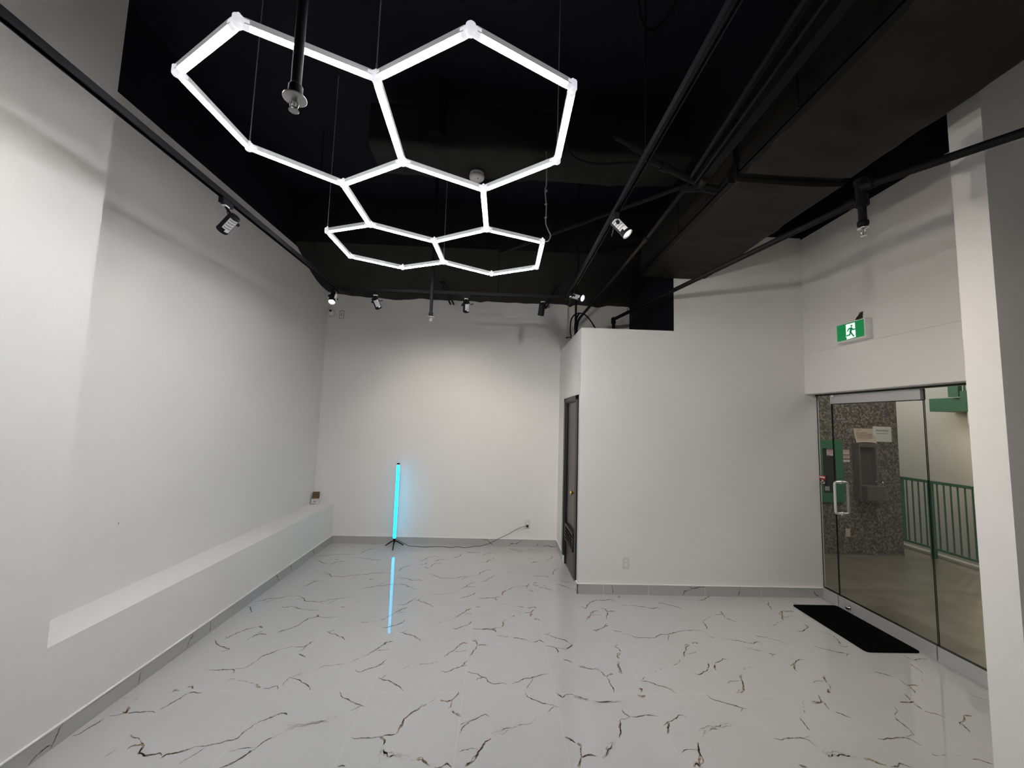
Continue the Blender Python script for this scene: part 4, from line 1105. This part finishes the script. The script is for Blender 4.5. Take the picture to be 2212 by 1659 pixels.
# smoke detector under the cross duct
sd=empty('smoke_detector',(-.259,3.345,3.88),'round white smoke detector beneath the black cross duct','smoke detector')
c=(-.259,3.345)
MB().lathe((c[0],c[1],3.925),(0,0,-1),[(0,0),(0,.060),(.020,.062),(.024,.058)],32).build('base',M['plastic'],sd)
MB().lathe((c[0],c[1],3.901),(0,0,-1),[(0,.050),(.006,.050)],32).build('sensor_slot',M['slot'],sd)
MB().lathe((c[0],c[1],3.896),(0,0,-1),[(0,.058),(.003,.066),(.020,.064),(.030,.055),(.034,.03),(.035,0)],32).build('cover',M['plastic'],sd)
MB().cyl((c[0]+.012,c[1]-.025,3.863),(c[0]+.012,c[1]-.025,3.8595),.007,seg=12).build('test_button',M['grey'],sd)

def conduit(label,pts,r,mat_='pipe',name='conduit',cat='conduit',couplings=(),group=None):
    m=MB().tube(pts,r,12)
    for p,d in couplings:
        p=Vector(p); d=Vector(d).normalized(); m.cyl(p-d*.03,p+d*.03,r*1.45,seg=14)
    return m.build(name,M[mat_],None,label=label,category=cat) if False else tag(m.build(name,M[mat_]),label,cat,group)
conduit('thin black conduit crossing overhead to the fitting, left of the flat bar',[(1.02,-1.6,3.5),(1.181,1.508,3.5),(1.276,2.586,3.5),(1.29,2.70,3.5)],.014)
conduit('second thin black conduit of the overhead bundle',[(1.065,-1.6,3.53),(1.222,1.508,3.53),(1.305,2.586,3.53),(1.315,2.70,3.52)],.010)
conduit('third thin black conduit hugging the bundle from below',[(1.10,-1.6,3.47),(1.245,1.508,3.47),(1.322,2.586,3.48),(1.33,2.70,3.49)],.008)
fb_=MB(); a=Vector((1.25,-1.6,3.5)); b=Vector((1.378,2.62,3.5)); k=(b-a)/2
fb_.obox((a+b)/2,k,k.normalized().cross(Vector((0,0,1)))*.027,(0,0,.012)); fb_.box((1.312,1.37,3.486),(1.372,1.40,3.516)); fb_.cyl((1.378,2.60,3.5),(1.382,2.70,3.5),.034,seg=16)
tag(fb_.build('support_bar',M['pipe']),'flat black bar overhead between the conduits and the large duct','bar')
conduit('black conduit sloping from the fitting down to the washroom block roof',[(1.33,2.70,3.50),(1.298,2.80,3.492),(1.235,3.35,3.39),(1.15,3.95,3.29),(1.06,4.60,3.185),(1.0,5.02,3.12),(.985,5.10,3.09),(.98,5.14,3.02),(.978,5.15,2.828)],.017,couplings=(((1.235,3.35,3.39),(-.1,.55,-.1)),((1.06,4.6,3.185),(-.1,.55,-.1))))
conduit('black pipe crossing overhead from the centre to the fitting, with a coupling',[(.933,2.449,3.5),(1.15,2.565,3.5),(1.397,2.697,3.5)],.022,couplings=(((1.05,2.512,3.5),(.47,.25,0)),((1.36,2.678,3.5),(.47,.25,0))))
conduit('short black pipe behind the right track near the cross duct',[(.656,2.282,3.52),(.80,2.362,3.52),(.95,2.449,3.5)],.018,couplings=(((.80,2.362,3.52),(.3,.17,0)),))
conduit('slanted black pipe passing behind the right track to the rear',[(-.05,4.03,3.5),(.446,3.543,3.5),(.9,3.095,3.5),(1.264,2.737,3.5)],.015)
conduit('upright black pipe behind the right rear spotlight',[(.945,5.05,2.828),(.948,5.05,3.0),(.95,5.05,3.30),(.95,5.05,3.72)],.014)
# fitting where the bars meet
conduit('black junction fitting where the overhead pipes and bars meet',[(1.26,2.72,3.49),(1.33,2.72,3.49),(1.42,2.71,3.49),(1.55,2.71,3.47)],.030,name='pipe_fitting',cat='fitting')
conduit('black flexible cable looping down from the ceiling at the top right',smooth_path([(.70,2.05,ZC),(.735,2.15,4.38),(.80,2.27,4.30),(.88,2.32,4.27),(.97,2.28,4.31),(1.03,2.15,4.40),(1.07,2.0,ZC)],6),.016,name='flexible_cable',cat='cable')
conduit('drooping black cable by the right side of the hexagon light',smooth_path([(.33,2.30,3.62),(.40,2.42,3.50),(.55,2.46,3.46),(.75,2.44,3.46),(.94,2.46,3.49)],6),.008,name='flexible_cable',cat='cable')
conduit('pair of black drop cables hanging behind the right track',smooth_path([(.690,3.62,ZC),(.692,3.62,3.9),(.675,3.62,3.5),(.69,3.62,3.3),(.700,3.60,3.14)],6),.006,name='flexible_cable',cat='cable')
conduit('faint vertical black duct stub in the middle of the ceiling',[(-.578,3.06,ZC),(-.578,3.06,4.25),(-.578,3.06,4.02)],.085,name='duct_stub',cat='duct')
# ------------------------------------------------------------------ things on and around the washroom block roof
conduit('black cable arching over the edge of the washroom block roof',smooth_path([(.862,4.86,2.83),(.848,4.86,2.90),(.862,4.88,3.05),(.925,4.92,3.135),(1.02,4.95,3.15),(1.10,4.97,3.10),(1.18,4.98,2.99),(1.245,5.0,2.90),(1.262,5.0,2.836)],6),.0085,name='power_cable',cat='cable')
conduit('thick black cable standing behind the washroom block edge',smooth_path([(.90,4.80,2.83),(.895,4.80,2.95),(.918,4.85,3.05),(.965,4.93,3.14)],6),.011,name='power_cable',cat='cable')
cl=MB().tube([(.835,5.0,2.85),(.885,5.0,2.852),(.90,5.02,2.828)],.007,8).cyl((.822,5.0,2.838),(.838,5.0,2.852),.012,seg=10)
tag(cl.build('cable_clip',M['cord']),'small black clip poking over the top left edge of the washroom block','clip')
conduit('black hose lying along the washroom block roof edge',smooth_path([(1.26,4.55,2.838),(1.45,4.52,2.838),(1.62,4.5,2.846),(1.74,4.5,2.855),(1.86,4.5,2.838)],6),.009,name='power_cable',cat='cable')

# wall plate and dome camera on the back wall
wp=empty('wall_plate',(-2.362,YB,3.21),'grey rectangular wall plate high on the back wall beside the dome camera','plate')
x,z=-2.362,3.262
MB().box((x-.037,YB-.006,z-.062),(x+.037,YB,z+.062)).build('frame',M['grey'],wp,bevel=.003)
MB().box((x-.024,YB-.009,z-.050),(x+.024,YB-.006,z+.046)).build('cover',M['plastic'],wp,bevel=.002)
MB().box((x-.012,YB-.0105,z-.03),(x+.012,YB-.009,z+.03)).build('rocker',M['grey'],wp)
dcam=empty('security_camera',(-2.513,YB,3.275),'round white dome camera high in the left corner of the back wall','camera')
MB().lathe((-2.513,YB,3.27),(0,-1,0),[(0,0),(0,.052),(.012,.052),(.022,.045)],28).build('mount_ring',M['plastic'],dcam)
MB().sphere((-2.513,YB-.03,3.275),.044,24,14).build('dome',M['plastic'],dcam)
MB().lathe((-2.502,YB-.066,3.298),(.12,-1,.25),[(0,0),(0,.017),(.008,.015),(.010,0)],18).build('lens',M['cabglass'],dcam,label='black camera lens')
# ------------------------------------------------------------------ small open box on the ledge
bx=empty('cardboard_box',(-2.50,5.80,.54),'small opened white carton with brown inside on the far end of the ledge','box')
C0=Vector((-2.556,5.775,.54)); rot=Matrix.Rotation(math.radians(20),3,'Z')
def bp(u,v,w): return C0+rot@Vector((u,v,0))+Vector((0,0,w))
W_,D_,H_=.098,.072,.078
def slab(quad,t,mi0,mi1,nm,parent):
    """thin card: quad of 4 world points, inner side offset by vector t"""
    m=MB(); q=[Vector(p) for p in quad]; r=[p+Vector(t) for p in q]
    m.add(q+r,[(0,1,2,3)],mi0); m.add(q+r,[(7,6,5,4)],mi1); m.add(q+r,[(0,4,5,1),(1,5,6,2),(2,6,7,3),(3,7,4,0)],1)
    return m.build(nm,[M['whitecard'],M['card']],parent)
ex=rot@Vector((1,0,0)); ey=rot@Vector((0,1,0)); T=.0015
slab([bp(0,0,0),bp(W_,0,0),bp(W_,0,H_),bp(0,0,H_)],ey*T,0,1,'side_panel',bx)
slab([bp(W_,0,0),bp(W_,D_,0),bp(W_,D_,H_),bp(W_,0,H_)],-ex*T,0,1,'side_panel',bx)
slab([bp(0,0,0),bp(0,D_,0),bp(0,D_,H_),bp(0,0,H_)],ex*T,0,1,'side_panel',bx)
slab([bp(0,D_,0),bp(W_,D_,0),bp(W_,D_,H_),bp(0,D_,H_)],-ey*T,0,1,'side_panel',bx)
slab([bp(0,0,0.001),bp(W_,0,0.001),bp(W_,D_,0.001),bp(0,D_,0.001)],Vector((0,0,T)),1,1,'bottom_panel',bx)
lid=[bp(0,D_,H_),bp(W_,D_,H_),bp(W_,D_+.012,H_+.082),bp(0,D_+.012,H_+.082)]
slab(lid,-ey*T,0,1,'lid_flap',bx)
slab([bp(.008,0,H_),bp(W_-.008,0,H_),bp(W_-.02,.022,H_+.014),bp(.02,.022,H_+.014)],Vector((0,0,T)),0,1,'tuck_flap',bx)
slab([bp(W_,.008,H_),bp(W_,D_-.008,H_),bp(W_+.006,D_-.02,H_+.034),bp(W_+.006,.018,H_+.026)],-ex*T,0,1,'side_flap',bx)
k=MB()
for u0,u1,w0,w1 in ((.004,.05,.004,.012),(.012,.024,.014,.024),(.05,.064,.012,.016),(.008,.09,.060,.063),(.03,.06,.034,.05)):
    k.add([bp(u0,-.0004,w0),bp(u1,-.0004,w0),bp(u1,-.0004,w1),bp(u0,-.0004,w1)],[(0,1,2,3)])
k.build('print',M['cardink'],bx)

# ------------------------------------------------------------------ doormat
N=10; out=[]
for cx,cy,s in ((3.455,4.13,0),(3.065,4.13,1),(3.065,3.365,2),(3.455,3.365,3)):
    for i in range(N+1):
        a=s*PI/2+i/N*PI/2; out.append((cx+.035*math.cos(a),cy+.035*math.sin(a)))
m=MB().poly_prism(out,lambda u,v,t:(u,v,.0005+t),.009)
tag(m.build('door_mat',M['rubber'],None,bevel=.003),'plain black rectangular door mat lying before the glass door','mat')

# ------------------------------------------------------------------ exit sign
es=empty('exit_sign',(3.37,3.685,2.632),'green running-man exit sign mounted above the glass door','sign')
ya,yb_,za,zb=3.842,3.528,2.634,2.822; xs=3.340
MB().box((xs,yb_,za),(XR,ya,zb)).build('housing',M['signgrey'],es,bevel=.003)
fy0,fy1,fz0,fz1=ya-.008,yb_+.010,zb-.010,za+.020
def sf(u,v,t=0): return (xs-.0008-t,fy0+(fy1-fy0)*u,fz0+(fz1-fz0)*v)
fp=MB().poly_prism([(0,0),(1,0),(1,1),(0,1)],lambda u,v,t:sf(u,v,t),.0006).build('sign_face',M['signgreen'],es)
MB().poly_prism([(.35,.06),(.69,.06),(.70,.95),(.36,.985),(.375,.86),(.345,.85),(.335,.80),(.35,.77)],lambda u,v,t:sf(u,v,.0007+t),.0004).build('white_doorway',M['signwhite'],fp)
mn=MB(); ASP=abs(fz1-fz0)/abs(fy1-fy0)
def stroke(pts,w0,w1):
    n=len(pts)
    for i in range(n-1):
        a=Vector((pts[i][0],pts[i][1]*ASP)); b=Vector((pts[i+1][0],pts[i+1][1]*ASP)); d=(b-a).normalized(); q=Vector((-d.y,d.x))
        wa=w0+(w1-w0)*i/(n-1); wb=w0+(w1-w0)*(i+1)/(n-1); a=a-d*wa*.5; b=b+d*wb*.5
        poly=[a+q*wa,b+q*wb,b-q*wb,a-q*wa]
        mn.poly_prism([(p.x,p.y/ASP) for p in poly],lambda u,v,t:sf(u,v,.0013+t),.0003)
head=[(.565+.036*math.cos(2*PI*k/20),.215+.036*math.sin(2*PI*k/20)/ASP) for k in range(20)]
mn.poly_prism(head,lambda u,v,t:sf(u,v,.0013+t),.0003)
stroke([(.550,.37),(.520,.56)],.046,.040)
stroke([(.560,.345),(.462,.36),(.405,.49)],.024,.019)
stroke([(.565,.36),(.610,.465),(.700,.465)],.025,.019)
stroke([(.515,.58),(.492,.735),(.370,.765)],.027,.021)
stroke([(.525,.58),(.585,.76),(.635,.885)],.027,.021)
mn.build('running_figure',M['signgreen'],fp)
wr=MB()
for i in range(4):
    y=3.70-.012*i; wr.tube(smooth_path([(XR-.004,y,zb),(XR-.012-.004*i,y-.02,zb+.03),(XR-.006,y-.045,zb+.062+.004*i),(XR-.002,y-.052,zb+.085)],4),.0026,6)
wr.build('loose_wires',M['cord'],es)
MB().add([(XR-.0015,3.72,zb-.002),(XR-.0015,3.62,zb-.002),(XR-.0015,3.615,zb+.085),(XR-.0015,3.64,zb+.06)],[(0,1,2,3)]).build('wall_cutout',M['slot'],es)

# ------------------------------------------------------------------ cyan LED floor lamp
LX,LY=-1.378,5.745
fl=empty('floor_lamp',(LX,LY,0),'glowing cyan LED tube lamp on a small black tripod by the back wall','lamp')
for a in (math.radians(-82),math.radians(38),math.radians(158)):
    dx,dy=math.cos(a),math.sin(a); L=.135
    MB().tube([(LX+dx*.012,LY+dy*.012,.088),(LX+dx*.05,LY+dy*.05,.070),(LX+dx*L,LY+dy*L,.010),(LX+dx*(L+.006),LY+dy*(L+.006),.004)],[.008,.008,.0065,.0045],8).build('leg',M['spot'],fl)
MB().lathe((LX,LY,.060),(0,0,1),[(0,0),(0,.010),(.012,.014),(.042,.016),(.050,.020),(.064,.020),(.064,0)],20).build('base_hub',M['spot'],fl)
def half_tube(r,a0,a1,z0,z1,n=14):
    m=MB(); vs=[(LX+r*math.cos(a0+(a1-a0)*k/n),LY+r*math.sin(a0+(a1-a0)*k/n),z) for z in(z0,z1) for k in range(n+1)]
    m.add(vs,[(k,k+1,n+2+k,n+1+k) for k in range(n)],0,True); return m
half_tube(.0195,math.radians(-165),math.radians(105),.124,1.112).build('led_tube',M['cyan'],fl)
ch=half_tube(.0195,math.radians(105),math.radians(195),.124,1.125,8); ch.box((LX-.016,LY-.003,.124),(LX+.003,LY+.003,1.125)); ch.build('channel',M['channel'],fl)
for z in (.345,.72): MB().lathe((LX,LY,z),(0,0,1),[(0,.0199),(.004,.0202),(.008,.0199)],20).build('joint_band',M['cyan'],fl)
MB().lathe((LX,LY,1.112),(0,0,1),[(0,.0195),(.014,.0195),(.014,0)],20).build('clear_end',M['plastic'],fl)
MB().lathe((LX,LY,1.126),(0,0,1),[(0,.021),(.012,.021),(.015,.017),(.015,0)],20).build('end_cap',M['spot'],fl)
cp=[(LX+.015,LY+.01,.105),(-1.31,5.76,.085),(-1.255,5.79,.040),(-1.19,5.81,.008),(-1.088,5.80,.004),(-.974,5.775,.004),(-.754,5.815,.004),(-.608,5.78,.004),(-.508,5.82,.004),(-.417,5.79,.004),(-.281,5.845,.004),(-.205,5.852,.008),(-.07,5.868,.045),(.035,5.872,.10),(.123,5.875,.142),(.21,5.877,.185),(.316,5.878,.246),(.40,5.872,.284),(.447,5.872,.287)]
cdo=MB().tube(smooth_path(cp,6),.0034,8).build('power_cord',M['cord'],fl)
MB().lathe((.459,YB-.0085,.287),(0,-1,0),[(0,0),(0,.016),(.004,.019),(.020,.017),(.028,.008),(.034,.005),(.034,0)],14).build('plug',M['cord'],cdo,label='black plug in the wall outlet')
# tiny dark screw left in the niche wall and on the ledge
tag(MB().cyl((XN,2.912,1.004),(XN+.006,2.912,1.004),.0025,seg=8).tube([(XN+.006,2.912,1.004),(XN+.007,2.908,.992)],.0018,6).build('wall_hook',M['grey']),'tiny grey hook in the left niche wall above the ledge','hook')

# ------------------------------------------------------------------ light outside and camera
def area(name,loc,rot,sx,sy,en,col):
    ld=bpy.data.lights.new(name,'AREA'); ld.shape='RECTANGLE'; ld.size=sx; ld.size_y=sy; ld.energy=en; ld.color=col
    o=bpy.data.objects.new(name,ld); COL.objects.link(o); o.location=loc; o.rotation_euler=rot; return o
area('corridor_fill_light',(5.0,4.0,3.3),(0,0,0),1.2,2.4,COR1,(1,.95,.84))  # unseen fill added overhead to light the corridor
area('atrium_wall_fill',(6.9,8.5,3.6),(0,math.radians(-75),0),1.0,4.0,COR2,(1,.97,.90))  # added one-sided panel, out of view, turned to brighten the far wall
pl=bpy.data.lights.new('assumed_wall_lamp','POINT'); pl.energy=COR3; pl.color=(1,.82,.52); pl.shadow_soft_size=.08  # assumed lamp, hidden from view, for the warm glow on the far wall
po=bpy.data.objects.new('assumed_wall_lamp',pl); COL.objects.link(po); po.location=(8.35,6.55,1.75)
# assumed unseen spot without a fixture, put in to warm the ceiling
sl=bpy.data.lights.new('assumed_uplight','SPOT'); sl.energy=UPL; sl.color=(1,.78,.52); sl.spot_size=math.radians(50); sl.spot_blend=1; sl.shadow_soft_size=.03
so=bpy.data.objects.new('assumed_uplight',sl); COL.objects.link(so); so.location=(.95,1.0,3.25); so.rotation_euler=(Vector((1.42,1.42,ZC))-Vector((.95,1.0,3.25))).to_track_quat('-Z','Y').to_euler()

# two assumed spots, unseen and without fixtures, added to brighten the left flush wall
for y in (1.35,.2):
    wl=bpy.data.lights.new('wall_fill_spot','SPOT'); wl.energy=WASH; wl.color=(1,.93,.86); wl.spot_size=math.radians(160); wl.spot_blend=1; wl.shadow_soft_size=.03
    wo=bpy.data.objects.new('wall_fill_spot',wl); COL.objects.link(wo); wo.location=(-1.66,y,2.93); wo.rotation_euler=(Vector((-2.287,y+.5,2.3))-Vector((-1.66,y,2.93))).to_track_quat('-Z','Y').to_euler()
wl=bpy.data.lights.new('wall_fill_spot','SPOT'); wl.energy=WASH2; wl.color=(1,.94,.86); wl.spot_size=math.radians(96); wl.spot_blend=1; wl.shadow_soft_size=.03  # unseen spot added in place of light from behind the camera
wo=bpy.data.objects.new('wall_fill_spot',wl); COL.objects.link(wo); wo.location=(.70,.75,2.95); wo.rotation_euler=(Vector((1.75,4.36,1.55))-Vector((.70,.75,2.95))).to_track_quat('-Z','Y').to_euler()
wd_=bpy.data.worlds.new('world'); scene.world=wd_; wd_.use_nodes=True
wd_.node_tree.nodes['Background'].inputs['Color'].default_value=(.02,.021,.025,1); wd_.node_tree.nodes['Background'].inputs['Strength'].default_value=.2

cam=bpy.data.cameras.new('camera'); co=bpy.data.objects.new('camera',cam); COL.objects.link(co)
cam.sensor_width=36; cam.sensor_fit='HORIZONTAL'; cam.lens=868.846*36/2212; cam.clip_start=.02; cam.clip_end=100
yw,pt,rl=-.03056511902716015,.09033085855280404,-.029794296674358383
Rz=Matrix.Rotation(yw,3,'Z'); Rx=Matrix.Rotation(pt,3,'X'); Ry=Matrix.Rotation(rl,3,'Y')
Rm=Rz@Rx@Ry
r_,f_,u_=Rm.col[0],Rm.col[1],Rm.col[2]
mw=Matrix(((r_[0],u_[0],-f_[0],0),(r_[1],u_[1],-f_[1],0),(r_[2],u_[2],-f_[2],1.7815),(0,0,0,1)))
co.matrix_world=mw
scene.camera=co
vs_=scene.view_settings; vs_.view_transform='Standard'; vs_.look='None'; vs_.gamma=1; vs_.exposure=EXPO; vs_.use_curve_mapping=False
cy=scene.cycles
cy.max_bounces=10; cy.diffuse_bounces=6; cy.glossy_bounces=5; cy.transparent_max_bounces=12; cy.sample_clamp_indirect=8; cy.caustics_reflective=False; cy.caustics_refractive=False
cy.use_denoising=True
